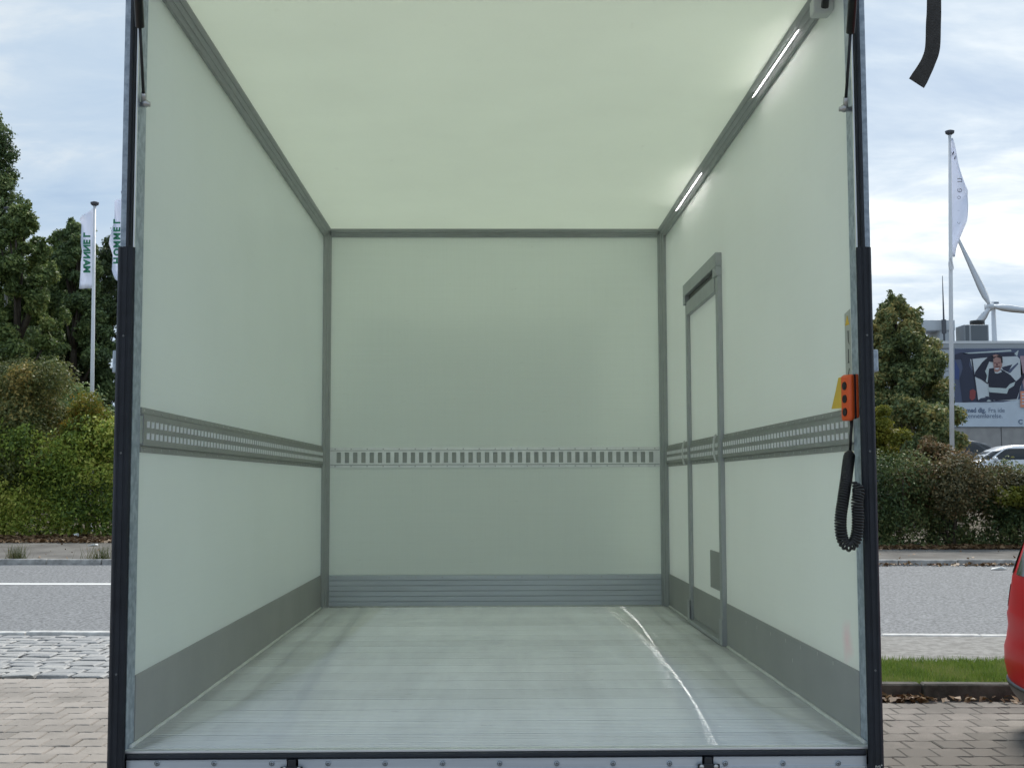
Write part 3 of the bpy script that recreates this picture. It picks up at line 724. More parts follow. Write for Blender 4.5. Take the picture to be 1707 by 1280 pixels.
b = MB(); b.prism([(4.35, 2.362), (5.3, 2.362), (4.45, 2.95), (4.35, 2.95)], 'x', -.75, .75); b.build('wind_deflector', CABW, truck, bevel=.03)
for sx in (-1, 1):
    b = MB(); xa, xb = sorted((sx*.36, sx*.43)); b.box(xa, xb, .2, 6.8, .52, .84); b.build('chassis_rail', BLKM, truck)
    for y in (1.35, 5.9):
        wh = MB(); wh.tube([(sx*.74, y, .345), (sx*.76, y, .345), (sx*.94, y, .345), (sx*.96, y, .345)], [.31, .345, .345, .31], 24); w_ = wh.build('wheel', TYRE, truck)
        b = MB(); b.cyl((sx*.955, y, .345), (sx*.966, y, .345), .2, .19, 20); b.build('rim', RIM, w_)

# stickers on the right wall beside the remote
WY = lambda y, z, w=.0012: (W2-w, y, z+ZF)
def sticker(pts, m, name, par, w=.0010, th=.0008):
    b = MB(); n = len(pts)
    P = [WY(y, z, w) for y, z in pts] + [WY(y, z, w+th) for y, z in pts]
    b.add(P, [tuple(range(n)), tuple(range(2*n-1, n-1, -1))]+[(i, (i+1)%n, n+(i+1)%n, n+i) for i in range(n)])
    return b.build(name, m, par)
pict = sticker([(.098, 1.06), (.158, 1.06), (.158, 1.25), (.098, 1.258)], STK, 'warning_sticker', truck)
sticker([(.108, 1.213), (.150, 1.213), (.128, 1.243)], YEL, 'warning_triangle', pict, .0021)
for pts in ([(.118,1.195),(.126,1.195),(.124,1.165),(.112,1.152),(.118,1.165)], [(.120,1.140),(.126,1.140),(.126,1.105),(.132,1.098),(.114,1.098),(.120,1.105)], [(.114,1.082),(.120,1.082),(.132,1.062),(.126,1.062)]):
    sticker(pts, BLK, 'pictogram', pict, .0021)
sticker([(.13, .965), (.285, .970), (.235, 1.02), (.20, 1.06), (.13, 1.06)], YEL, 'yellow_sticker', truck, .0125)
sticker([(.10, .79), (.19, .79), (.19, .834), (.10, .834)], YEL, 'yellow_sticker', truck)

# ------------------------------------------------------------------ remote control with coiled cord
rc0 = pix(1417.5, 662, .03)
rem = thing('remote_control', 'orange handheld lift remote with three black buttons hanging on the right rear post', 'remote control', tuple(rc0))
ang = rad(-60)
fx = Vector((math.cos(ang), math.sin(ang), 0)); fn_ = Vector((math.sin(ang), -math.cos(ang), 0))     # width axis and face normal (to the left and out)
def rpt(u, w, z): return rc0 + fx*u + fn_*w + Vector((0, 0, z - .008*w/.03))
def rbox(u0, u1, w0, w1, z0, z1, name, m, bev):
    b = MB(); P = [rpt(u, w, z) for z in (z0, z1) for u, w in ((u0,w0),(u1,w0),(u1,w1),(u0,w1))]
    b.add(P, [(0,3,2,1),(4,5,6,7),(0,1,5,4),(1,2,6,5),(2,3,7,6),(3,0,4,7)]); return b.build(name, m, rem, True, bev, 3)
rbox(-.022, .022, 0, .020, -.066, .068, 'front_shell', ORG, .009)
rbox(-.021, .021, -.003, .004, -.064, .066, 'seam', BLK, .0015)
rbox(-.022, .022, -.015, -.003, -.064, .064, 'back_shell', ORG, .005)
for z in (.038, 0.0, -.038):
    b = MB(); c_ = rpt(-.004, .019, z)
    ring = [rpt(-.002+.0085*math.cos(t), .0185, z+.0125*math.sin(t)) for t in [2*math.pi*i/16 for i in range(16)]]; ring2 = [rpt(-.002+.0075*math.cos(t), .0235, z+.0115*math.sin(t)) for t in [2*math.pi*i/16 for i in range(16)]]
    b.add(ring+ring2, [tuple(range(16,32))]+[(i,(i+1)%16,16+(i+1)%16,16+i) for i in range(16)]); b.build('button', BLK, rem)
c0 = rpt(0, -.002, -.066); c1 = pix(1417, 752, .035)
MB().tube([c0, c0+Vector((0,0,-.02)), (c0+c1)/2, c1], [.0055, .0045, .0042, .0042], 10).build('cord_lead', BLK, rem, True)
def spline(P, n):
    P = [Vector(p) for p in P]; P = [P[0]*2-P[1]]+P+[P[-1]*2-P[-2]]; out = []
    for i in range(1, len(P)-2):
        for k in range(n):
            t = k/n; a, b_, c_, d = P[i-1:i+3]
            out.append(.5*((2*b_)+(c_-a)*t+(2*a-5*b_+4*c_-d)*t*t+(3*b_-a-3*c_+d)*t**3))
    out.append(P[-2]); return out
def coil(pts, rc, rw, pitch, y0=.03):
    C = spline(pts, 60); out = []; ph = 0
    Ls = [0]
    for a, b_ in zip(C, C[1:]): Ls.append(Ls[-1]+(b_-a).length)
    tot = Ls[-1]; nt_ = int(tot/pitch*14); k = 0
    up = Vector((0,1,0))
    for i in range(nt_+1):
        s = tot*i/nt_
        while k < len(Ls)-2 and Ls[k+1] < s: k += 1
        f = (s-Ls[k])/max(1e-9, Ls[k+1]-Ls[k]); c_ = C[k].lerp(C[k+1], min(1, f)); d = (C[k+1]-C[k]).normalized()
        a = d.cross(up).normalized(); u2 = a.cross(d).normalized()
        th = 2*math.pi*s/pitch; r_ = rc*min(1, .15+s/.025, .15+(tot-s)/.025)
        out.append(c_+a*math.cos(th)*r_+u2*math.sin(th)*r_)
    return out
pp = [pix(x, y, yy) for x, y, yy in ((1417, 752, .035), (1414, 772, .0), (1410.5, 800, -.04), (1406, 830, -.07), (1401.5, 862, -.085), (1402, 886, -.09), (1406.5, 903, -.09), (1415, 909.5, -.09), (1424, 903, -.09), (1429, 886, -.09), (1430, 862, -.09), (1429, 838, -.088), (1431, 818, -.082), (1423, 803, -.075))]
MB().tube(coil(pp, .0138, .0034, .0078), .0037, 7).build('coiled_cord', BLK, rem, True)

# ------------------------------------------------------------------ pull strap hanging from the hatch
strap_top = Vector((.965, -.9, H+ZF+.765))
sth = thing('pull_strap', 'loose black webbing strap dangling against the sky at top right', 'strap', tuple(strap_top))
STR = mat('grey_black_webbing', (.045, .043, .041), .85, 0, .25, 60, .5, 300)
C = [strap_top]+[pix(x, y, -.9) for x, y in ((1556, -160), (1557, 0), (1556, 40), (1554.5, 80), (1548, 102), (1538, 122), (1528, 139))]
C = spline(C, 6); V = []; F_ = []
for i, c_ in enumerate(C):
    d = (C[min(i+1, len(C)-1)]-C[max(i-1, 0)]).normalized(); a = d.cross(Vector((0,1,0))).normalized()
    k = i/(len(C)-1); a = (a + Vector((0, .18*math.sin(k*9), 0))).normalized(); hw = .0160+.0035*max(0, min(1, (k-.72)*5)); n_ = a.cross(d).normalized()*.0018
    V += [c_-a*hw-n_, c_+a*hw-n_, c_+a*hw+n_, c_-a*hw+n_]
for i in range(len(C)-1):
    for k in range(4): F_.append((i*4+k, i*4+(k+1)%4, i*4+4+(k+1)%4, i*4+4+k))
F_ += [(0,1,2,3), tuple(len(V)-4+k for k in range(4))]
MB().add(V, F_).build('webbing', STR, sth)

# ------------------------------------------------------------------ foliage
def leaves(centers, radii, counts, size, rng, up=.35, shell=.55, aspect=.5):
    """small folded leaf blades scattered through ellipsoid clumps"""
    VV = []
    for c_, r_, n in zip(centers, radii, counts):
        d = rng.normal(size=(n, 3)); d /= np.linalg.norm(d, axis=1)[:, None]
        k = shell + (1-shell)*rng.random(n)**.6; k = np.where(rng.random(n) < .12, rng.random(n), k)
        p = np.array(c_)+d*np.array(r_)*k[:, None]*(1+.12*rng.normal(size=n))[:, None]
        nrm = d*.7 + rng.normal(size=(n, 3))*.7 + np.array([0, 0, up]); nrm /= np.linalg.norm(nrm, axis=1)[:, None]
        t = rng.normal(size=(n, 3)) + np.array([0, 0, -.5]); t -= nrm*(t*nrm).sum(1)[:, None]; t /= np.linalg.norm(t, axis=1)[:, None]
        s = np.cross(nrm, t); sz = size*(.6+.8*rng.random(n))[:, None]
        VV.append(np.stack([p-t*sz*.5, p+s*sz*aspect*.5+nrm*sz*.08, p+t*sz*.5, p-s*sz*aspect*.5+nrm*sz*.08], 1))
    v = np.concatenate(VV).reshape(-1, 3); f = np.arange(len(v)).reshape(-1, 4)
    return v, f
BARK = mat('bark', (.075, .06, .045), .9, 0, .35, 8, .7, 25)
TWIG = mat('twig', (.09, .07, .05), .9, 0, .3, 8)
def tree(name, label, base, h, cr, mt, seed, nclump=46, nleaf=900, size=.20, z0=.22, group=None, lean=0.0, clump=.30, top_pow=1.0, parts='crown'):
    rng = np.random.default_rng(seed); bx_, by_, bz_ = base
    root = thing(name, label, 'tree', base, group)
    bb = np.array(base)
    # trunk and limbs
    b = MB(); tp = []
    for i in range(7):
        t = i/6; tp.append((bx_+lean*t*h*.3+rng.normal()*.05*h*.1*t, by_+rng.normal()*.05*h*.1*t, bz_-.1+h*.85*t))
    b.tube(tp, [h*.022*(1-.85*i/6)+.015 for i in range(7)], 9); b.build('trunk', BARK, root, True)
    cs = []; rs = []; lb = MB()
    for i in range(nclump):
        t = (i+.5)/nclump; zz = z0+(1-z0)*t**.9
        prof_ = math.sin(math.pi*min(1, (.18+.82*(1-(zz-z0)/(1-z0))**top_pow)))**.6 if False else (1-((zz-z0)/(1-z0))**2.2)**.6*(.65+.35*min(1, (zz-z0)/.18))
        a = i*2.39996+rng.normal()*.4; rr = cr*prof_*(.35+.6*rng.random()**.5)
        k = clump*cr*(.7+.6*rng.random())*(.55+.45*prof_)
        c_ = (bx_+lean*zz*h*.3+rr*math.cos(a), by_+rr*math.sin(a), bz_+zz*h-k*.4)
        cs.append(c_); rs.append((k, k, k*.72))
        if i % 3 == 0:
            j = min(5, int(max(.1, zz-.12)/.85*6)); s0 = Vector(tp[j]); e0 = Vector(c_); m0 = (s0+e0)/2+Vector((0,0,-.04*h*.3))
            lb.tube([s0, m0, e0], [h*.008+.01, h*.005+.008, .008], 6)
    lb.build('limb', BARK, root, True)
    # a few spiky shoots at the outline
    for i in range(nclump//3):
        c_ = cs[rng.integers(len(cs))]; d = rng.normal(size=3); d[2] = abs(d[2]); d /= np.linalg.norm(d)
        k = cr*clump*.45; cs.append(tuple(np.array(c_)+d*cr*clump*.95)); rs.append((k*.6, k*.6, k*1.1))
    vol = np.array([r[0]**2 for r in rs]); cn = np.maximum(20, (vol/vol.sum()*nclump*nleaf)).astype(int)
    v, f = leaves(cs, rs, cn, size, rng)
    mesh_np('crown', v-bb, f, mt, root)
    return root
OAK = leaf_mat('dark_green_leaves', [(0.059,0.097,0.044), (0.105,0.155,0.064), (0.165,0.235,0.093), (0.269,0.330,0.126)], .45, .25)
OAK2 = leaf_mat('mid_green_leaves', [(0.065,0.096,0.034), (0.122,0.181,0.057), (0.205,0.267,0.084), (0.297,0.339,0.113)], .5, .3)
OAK3 = leaf_mat('grey_green_leaves', [(0.067,0.102,0.055), (0.114,0.160,0.075), (0.163,0.217,0.099), (0.244,0.287,0.122)], .5, .25)
def base_at(px, Y): 
    p = pix(px, 800, Y); return (p.x, Y, gz(p.x, Y)-.05)
def hgt(px, py, Y): return pix(px, py, Y).z
# left wood: tall tree at the edge, lighter one in front, dark ones behind
def placed_tree(nm, lab, px, top, Y, crpx, mt, seed, **kw):
    b0 = base_at(px, Y); h = hgt(px, top, Y)-b0[2]; cr = crpx/CF*(Y+3.62)
    return tree(nm, lab, b0, h, cr, mt, seed, **kw)
G1 = 'trees behind the left hedge'
placed_tree('deciduous_tree', 'tallest dark tree cut off by the left edge of the photo', -60, 165, 44, 112, OAK, 11, nclump=90, nleaf=1300, size=.14, group=G1, z0=.15)
placed_tree('deciduous_tree', 'lighter green broad tree standing in front of the dark wood at left', 22, 345, 40, 85, OAK2, 12, nclump=84, nleaf=1300, size=.13, group=G1, z0=.08, clump=.26)
placed_tree('deciduous_tree', 'dark oak-like tree right behind the flagpole with the white flag', 118, 372, 50, 78, OAK, 13, nclump=84, nleaf=1200, size=.15, group=G1, z0=.08, clump=.28)
placed_tree('deciduous_tree', 'dark green tree partly hidden behind the left rear post of the truck', 205, 362, 52, 92, OAK3, 14, nclump=84, nleaf=1200, size=.15, group=G1, z0=.08, clump=.28)
placed_tree('deciduous_tree', 'rounded green crown closing the gap left of the flagpole with the white flag', 88, 384, 58, 70, OAK2, 16, nclump=70, nleaf=1000, size=.17, group=G1, z0=.05, clump=.3)
placed_tree('deciduous_tree', 'shaded deep green tree filling the gap between the lighter tree and the flagpole', 70, 430, 55, 90, OAK, 15, nclump=74, nleaf=1000, size=.17, group=G1, z0=.05, clump=.3)
# right: single tree behind the hedge
MAPLE = leaf_mat('autumn_green_leaves', [(0.084,0.114,0.051), (0.142,0.189,0.076), (0.236,0.276,0.105), (0.423,0.359,0.133)], .7, .28)
placed_tree('deciduous_tree', 'leafy dark tree between the truck and the white flagpole at right', 1500, 498, 31.5, 96, MAPLE, 21, nclump=150, nleaf=700, size=.105, z0=.06, clump=.22)

def hedge(name, label, x0, x1, yf, depth, hfun, mt, seed, n, size, zcl=None, core=True, skew=0.0):
    rng = np.random.default_rng(seed)
    root = thing(name, label, 'hedge', ((x0+x1)/2, yf, gz((x0+x1)/2, yf)))
    cs = []; rs = []
    nx = int((x1-x0)/.42)
    for i in range(nx):
        x = x0+(x1-x0)*(i+.5)/nx
        h = hfun(x); nz = max(2, int(h/.42))
        for k in range(nz+1):
            z = h*(k+.3)/(nz+.6)
            for dpt in ((0, .55) if k < nz else (.2, .7)):
                cs.append((x+rng.normal()*.16, yf+skew*x+dpt*depth*.7+rng.normal()*.13+.25+(.12*math.sin(x*2.1+k*1.7)), gz(x, yf)+z+rng.normal()*.08))
                r = .34+.16*rng.random(); rs.append((r, r*.8, r*.78))
    cn = np.full(len(cs), max(10, n//len(cs)))
    v, f = leaves(cs, rs, cn, size, rng, shell=.5)
    mesh_np('foliage', v-np.array(root['_b']), f, mt, root)
    # inner branches
    b = MB()
    for i in range(int((x1-x0)*1.4)):
        x = rng.uniform(x0, x1); y = yf+skew*x+depth*.5+rng.normal()*.2; h = hfun(x)*.85; z = gz(x, yf)-.05
        b.tube([(x, y, z), (x+rng.normal()*.12, y+rng.normal()*.1, z+h*.5), (x+rng.normal()*.3, y-.1+rng.normal()*.15, z+h)], [.03, .02, .008], 5)
    b.build('branches', TWIG, root, kind='stuff')
    return root
HEDL = leaf_mat('yellowish_hornbeam_leaves', [(0.095,0.152,0.037), (0.210,0.295,0.051), (0.369,0.446,0.076), (0.500,0.500,0.111)], .55, .3)
HEDT = leaf_mat('yellow_autumn_shoots', [(0.102,0.126,0.022), (0.180,0.198,0.031), (0.288,0.246,0.036), (0.360,0.204,0.036)], .8, .35)
HEDR = leaf_mat('dark_hedge_leaves', [(0.046,0.078,0.034), (0.089,0.132,0.049), (0.152,0.197,0.069), (0.247,0.238,0.095)], .6, .25)
BROWN = leaf_mat('brown_green_leaves', [(0.071,0.078,0.039), (0.133,0.120,0.056), (0.201,0.161,0.068), (0.242,0.142,0.067)], .7, .25)
YELB = leaf_mat('yellow_green_leaves', [(0.132,0.150,0.022), (0.228,0.228,0.031), (0.336,0.300,0.042)], 1.2, .35)
YLH = 26.0
hedge('clipped_hedge', 'tall yellow-green hedge along the far pavement left of the truck', -19, 2.0, YLH, 1.5, lambda x: 2.65+.2*math.sin(x*1.3)+.12*math.sin(x*3.7), HEDL, 31, 185000, .085)
hedge('dark_hedge', 'low dark green hedge along the far pavement right of the truck', 2.2, 19, 21.0+.9, 1.6, lambda x: 1.62+.16*math.sin(x*1.7)+.1*math.sin(x*4.1), HEDR, 32, 170000, .07, skew=KY*.7)
def bush(name, label, px, pytop, pybase, Y, wpx, mt, seed, n, size, cat='bush', squash=.9, group=None, stems=7):
    rng = np.random.default_rng(seed); d = Y+3.62
    p = pix(px, pybase, Y); top = hgt(px, pytop, Y); gzb = gz(p.x, Y); hw = wpx/CF*d
    root = thing(name, label, cat, (p.x, Y, gzb), group); cs = []; rs = []
    for i in range(26):
        a = rng.random()*6.283; r_ = hw*.75*rng.random()**.5; k = rng.random()
        zz = p.z + (top-p.z)*(.12+.8*k*(1-.45*(r_/hw)**2)); s = hw*.34*(.7+.6*rng.random())
        cs.append((p.x+r_*math.cos(a), Y+r_*math.sin(a)*squash, zz-s*.3)); rs.append((s, s, s*.8))
    v, f = leaves(cs, rs, np.full(26, n//26), size, rng, shell=.45)
    mesh_np('foliage', v-np.array(root['_b']), f, mt, root)
    b = MB()
    if not stems: return root
    for i in range(stems):
        c_ = cs[i*3]; b.tube([(p.x+rng.normal()*.08, Y+rng.normal()*.08, gzb-.05), (p.x*.5+c_[0]*.5, Y*.5+c_[1]*.5, gzb*.45+c_[2]*.55), c_], [.035, .02, .008], 5)
    b.build('stem', TWIG, root)
    return root
bush('autumn_bush', 'big rounded yellow and olive bush rising out of the left hedge', 12, 560, 800, 27.6, 118, leaf_mat('olive_bush_leaves', [(0.090,0.114,0.041), (0.153,0.176,0.059), (0.231,0.231,0.076), (0.416,0.307,0.091)], .6, .3), 41, 40000, .085)
bush('autumn_bush', 'wispy yellow-green shoots above the left hedge beside the flagpole foot', 150, 640, 790, 27.2, 62, HEDT, 42, 12000, .085)
bush('yellow_bush', 'bright yellow-green bush squeezed against the right side of the truck', 1478, 655, 800, 23.2, 40, YELB, 43, 13000, .07)
bush('brown_bush', 'reddish brown bush in front of the foot of the right flagpole', 1552, 712, 830, 22.6, 44, BROWN, 44, 11000, .065)
bush('brown_bush', 'brownish green hedge top growing left of the white parked car', 1590, 752, 850, 22.0, 100, BROWN, 45, 22000, .065)
bush('brown_bush', 'olive brown bush below the white parked car at right', 1690, 772, 860, 22.0, 75, BROWN, 47, 18000, .065)
bush('yellow_bush', 'small patch of yellow leaves low in the right hedge', 1685, 804, 842, 21.3, 32, YELB, 46, 3000, .085, stems=0)
bush('dark_shrub', 'shaded shrub under the tree between the truck and the right flagpole', 1535, 640, 800, 29.2, 62, MAPLE, 49, 12000, .12)
# understorey darkness comes from a second row of shrubs behind both hedges
bush('dark_shrub', 'shaded shrub between the hedge and the trunks left of the flagpole', 100, 600, 860, 33, 150, OAK, 48, 22000, .14)

# fallen leaves, grass, weeds
LITTER = leaf_mat('fallen_leaves_brown', [(.10,.055,.025), (.17,.10,.045), (.26,.17,.09), (.12,.06,.03)], 6, .1)
def litter(name, s0, s1, x0, x1, n, size, zoff, seed):
    rng = np.random.default_rng(seed); x = rng.uniform(x0, x1, n); s = s0+(s1-s0)*rng.random(n)**1.3; y = s+KY*x
    z = np.array([gz(a, b_) for a, b_ in zip(x, y)])+zoff+rng.random(n)*.03
    p = np.stack([x, y, z], 1); nrm = rng.normal(size=(n,3))*.45+np.array([0,0,1]); nrm /= np.linalg.norm(nrm, axis=1)[:,None]
    t = rng.normal(size=(n,3)); t -= nrm*(t*nrm).sum(1)[:,None]; t /= np.linalg.norm(t, axis=1)[:,None]; s_ = np.cross(nrm, t); sz = size*(.5+rng.random(n))[:,None]
    v = np.stack([p-t*sz*.5, p+s_*sz*.35+nrm*sz*.12, p+t*sz*.5, p-s_*sz*.35+nrm*sz*.12], 1).reshape(-1,3)
    mesh_np(name, v, np.arange(len(v)).reshape(-1,4), LITTER, None, 'stuff')
sheet('hedge_bed', 23.3, 27.0, -40, 40, .075, EARTH, 40, 6)
litter('fallen_leaves', 23.2, 25.6, -16, -3, 5000, .11, .08, 51)
litter('fallen_leaves', 21.3, 22.3, 3, 16, 5000, .09, .078, 52)
litter('fallen_leaves', 18.5, 18.71, 3, 14, 700, .07, .0, 55)
litter('fallen_leaves', 6.10, 6.28, 1.6, 4.4, 110, .055, .004, 53)
litter('fallen_leaves', 6.12, 6.28, 2.75, 3.25, 90, .07, .004, 56)
litter('fallen_leaves', 6.15, 6.28, 2.35, 2.55, 25, .06, .004, 57)
litter('fallen_leaves', 18.9, 23, -14, 14, 220, .06, .078, 54)
GR = leaf_mat('grass_blades', [(0.106,0.175,0.027), (0.156,0.237,0.040), (0.206,0.281,0.056), (0.263,0.275,0.100)], 2.5, .35)
def blades(name, x, y, z, h, rng, mtl, kind, parent=None, base=(0,0,0), lean=.5):
    n = len(x); p = np.stack([x, y, z], 1); a = rng.random(n)*6.283; s = np.stack([np.cos(a), np.sin(a), 0*a], 1)
    l = rng.normal(size=(n,3))*lean; l[:,2] = 1; l /= np.linalg.norm(l, axis=1)[:,None]; hh = (h*(.5+rng.random(n)))[:,None]
    v = np.stack([p-s*.004, p+s*.004, p+l*hh], 1).reshape(-1,3)-np.array(base)
    return mesh_np(name, v, np.arange(len(v)).reshape(-1,3), mtl, parent, kind)
rng = np.random.default_rng(61); n = 42000
x = rng.uniform(1.25, 7.0, n); s = rng.uniform(6.43, 7.75, n); y = s+KY*x
blades('grass', x, y, np.array([gs(a) for a in s])+.078, .055, rng, GR, 'stuff')
STRAW = leaf_mat('dry_weed_blades', [(.06,.085,.025), (.11,.125,.045), (.19,.17,.08)], 3, .3)
for (px, py, sd, lab) in ((28, 924, 1, 'tuft of dry weeds on the far kerb at the left edge'), (172, 922, 2, 'tuft of dry weeds on the far kerb next to the truck post')):
    rng = np.random.default_rng(70+sd); Yk = 18.86-KY*0
    v = ray(px, py); t_ = 1
    Xk = v[0]/v[1]*(19.0+.5+3.62)+CAM[0]; Yk = 18.9+KY*Xk; zb = gz(Xk, Yk)+.072
    wd = thing('weed_tuft', lab, 'weed', (Xk, Yk, zb)); n = 200
    blades('blades', Xk+rng.normal(size=n)*(.10 if sd == 1 else .15), Yk+rng.normal(size=n)*.05, np.full(n, zb), .26, rng, STRAW, None, wd, (Xk, Yk, zb), .35)
PAPER = mat('white_paper', (.75, .75, .72), .7)
def scrap(px, py, s, lab, w, nm):
    v = ray(px, py); X = v[0]/v[1]*(s+3.62)+CAM[0]
    for _ in range(4): Y = s+KY*X; X = v[0]/v[1]*(Y-CAM[1])+CAM[0]
    z = gz(X, Y)+(.076 if s > 18.8 else -.008)
    b = MB(); b.add([(X-w,Y-.05,z), (X+w*.2,Y-.07,z+.02), (X+w,Y-.02,z+.005), (X+w*.7,Y+.07,z+.03), (X-w*.6,Y+.06,z+.012)]+[(X-w,Y-.05,z+.006), (X+w*.2,Y-.07,z+.05), (X+w,Y-.02,z+.012), (X+w*.7,Y+.07,z+.045), (X-w*.6,Y+.06,z+.02)],
          [(0,1,2,3,4), (9,8,7,6,5)]+[(i,(i+1)%5,5+(i+1)%5,5+i) for i in range(5)])
    tag(b.build(nm, PAPER), lab, 'litter')
scrap(155, 912, 22.3, 'crumpled white scrap lying on the far pavement left of the truck', .11, 'paper_scrap')
scrap(1664, 946, 17.9, 'white scrap of paper lying on the road near the far kerb at right', .14, 'paper_scrap')
v = ray(127, 890); X = v[0]/v[1]*(25.3+3.62+.6)+CAM[0]; Y = 25.2+KY*X; z = gz(X, Y)+.075
b = MB(); b.cyl((X-.05, Y, z+.04), (X+.06, Y-.03, z+.05), .035, .045, 10); tag(b.build('paper_cup', PAPER), 'white paper cup lying in the leaves under the left hedge', 'litter')

# ------------------------------------------------------------------ flagpoles and flags
POLE = mat('white_pole_paint', (.74, .75, .77), .4, 0, .04, 3)
CLOTH = mat('white_flag_cloth', (.70, .72, .76), .8, 0, .03, 4)
def cloth_mat():
    m = bpy.data.materials.new('thin_flag_cloth'); m.use_nodes = True; t = m.node_tree; t.nodes.clear()
    d = N(t, 'ShaderNodeBsdfDiffuse'); d.inputs[0].default_value = (.50,.52,.56,1); tr = N(t, 'ShaderNodeBsdfTranslucent'); tr.inputs[0].default_value = (.40,.41,.45,1)
    a = t.nodes.new('ShaderNodeAddShader'); o = t.nodes.new('ShaderNodeOutputMaterial'); t.links.new(d.outputs[0], a.inputs[0]); t.links.new(tr.outputs[0], a.inputs[1]); t.links.new(a.outputs[0], o.inputs[0]); return m
CLOTH = cloth_mat()
GREEN = mat('green_print', (.03, .22, .12), .7); INK = mat('dark_blue_print', (.03, .035, .06), .7); GREYI = mat('dark_grey_print', (.09, .095, .11), .7)
def flagpole(px, pytop, pxb, pyb, Y, r, label, group=None):
    pt = pix(px, pytop, Y); pb_ = pix(pxb, pyb, Y); top = pt.z; p = pb_
    z0 = gz(p.x, Y)-.1; p = pt+(pb_-pt)*((z0-pt.z)/(pb_.z-pt.z))
    root = thing('flagpole', label, 'flagpole', (p.x, Y, z0), group)
    MB().tube([(p.x, Y, z0), ((p.x+pt.x)/2, Y, z0+(top-z0)*.5), (pt.x, Y, top-.12)], [r, r*.85, r*.6], 14).build('pole', POLE, root, True)
    b = MB(); b.tube([(pt.x, Y, top-.13), (pt.x, Y, top-.09), (pt.x, Y, top-.03), (pt.x, Y, top)], [r*.7, r*1.7, r*1.9, r*.6], 14); b.build('truck_cap', GREYI, root, True)
    b = MB(); b.box(p.x-r*1.6, p.x+r*1.6, Y-r*1.6, Y+r*1.6, z0-.02, z0+.13); b.build('base_plate', POLE, root)
    return root, p.x, top
def flag(name, label, cols, Y, amp, waves, seed, wr):
    """cols: rows of (py, px at pole, px at fly) down the flag; built as a rippling sheet with thickness at the pole's distance"""
    n = 16; rows = []
    m_ = len(cols)
    fine = []
    for i in range(m_-1):
        for k in range(5):
            t = k/5; fine.append(tuple(cols[i][j]*(1-t)+cols[i+1][j]*t for j in range(4)))
    fine.append(cols[-1])
    base = pix(cols[0][1], cols[0][0], Y)
    root = thing(name, label, 'flag', tuple(base))
    V = []
    for r_, (py, pa, pb_, sag) in enumerate(fine):
        for i in range(n+1):
            t = i/n; p = pix(pa+(pb_-pa)*t, py+sag*t, Y)
            V.append((p.x, p.y+amp*t*math.sin(t*waves*3.14+r_*.35+seed), p.z))
    k = len(V); V += [(x, y+.012, z) for x, y, z in V]; F_ = []; w = n+1; R_ = len(fine)
    for j in range(R_-1):
        for i in range(n):
            q_ = (j*w+i, j*w+i+1, (j+1)*w+i+1, (j+1)*w+i); F_.append(q_); F_.append(tuple(a+k for a in q_[::-1]))
    for j in range(R_-1):
        for i in (0, n): F_.append((j*w+i, (j+1)*w+i, (j+1)*w+i+k, j*w+i+k))
    for i in range(n):
        for j in (0, R_-1): F_.append((j*w+i, j*w+i+1, j*w+i+1+k, j*w+i+k))
    MB().add(V, F_).build('cloth', CLOTH, root, True)
    def surf(u, v_):        # height of the sheet towards the viewer at fraction u across, row v_
        return amp*u*math.sin(u*waves*3.14+v_*.35+seed)
    return root, fine, surf
GP = 'flagpoles behind the left hedge'; GF = 'green lettered flags on the left'
YP = 31.0
fp1, x1_, t1_ = flagpole(158, 336, 153.5, 655, YP, .062, 'white flagpole in front of the dark trees left of the truck', GP)
fp2, x2_, t2_ = flagpole(12, 345, 9, 570, 40.6, .062, 'white flagpole half hidden by leaves at the left edge', GP)
fp3, x3_, t3_ = flagpole(209, 318, 205, 660, YP, .062, 'flagpole hidden behind the left rear post of the truck', GP)
f1, fine1, sf1 = flag('flag', 'white flag with green mirrored lettering on the pole left of the truck', [(346, 157, 132, 19), (372, 156.6, 134, 0), (400, 156.3, 136, 0), (420, 156, 138, 0), (436, 155.6, 133, 0), (481, 153.5, 131, 0)], YP, .10, 2.0, .4, 0)
f1['group'] = GF
f2, fine2, sf2 = flag('flag', 'white flag with green lettering half hidden behind the truck post', [(331, 204.5, 189, 4), (370, 204.5, 190, 0), (390, 204.5, 187, 0), (406, 204.5, 181, 0), (425, 204.5, 186, 0), (450, 204.5, 187, 0), (476, 204.5, 193, -10)], YP, .10, 2.0, 1.2, 0)
f2['group'] = GF
f2.location.y += .0
sc_ = (YP+3.62)/CF
# lettering runs up the flag, seen from behind so mirrored; letter tops face the pole
def vletters(root, s_, px0, pybot, pytop, pxw, Y, m, size_k=1.0, right=True, bold=.012):
    n = len(s_); step = (pybot-pytop)/n
    for i, ch in enumerate(s_):
        if ch == ' ': continue
        py = pybot-step*i; O = pix(px0, py, Y-.13)
        text_mesh('letter', ch, pxw*sc_*1.38*size_k, m, (O, (0, 0, 1), ((1 if right else -1), 0, 0), (0, -1, 0)), root, .004, bold=bold)
vletters(f1, 'MANNEL', 139.5, 455, 384, 11, YP, GREEN)
vletters(f2, 'HOMMEL', 189.5, 440, 360, 11, YP, GREEN)
YR = 27.5
fpr, xr_, tr_ = flagpole(1583, 217, 1587, 745, YR, .062, 'tall white flagpole in front of the poster building at right')
f3, fine3, sf3 = flag('flag', 'limp white flag with faint dark lettering hanging on the right flagpole', [(229, 1582.5, 1585, 4), (270, 1582.5, 1597, 0), (316, 1582.8, 1617, 0), (336, 1583, 1612, 0), (370, 1583.2, 1609, 0), (400, 1583.4, 1601, 0), (427, 1583.6, 1594, 0)], YR, .14, 1.4, .2, 0)
sc_ = (YR+3.62)/CF
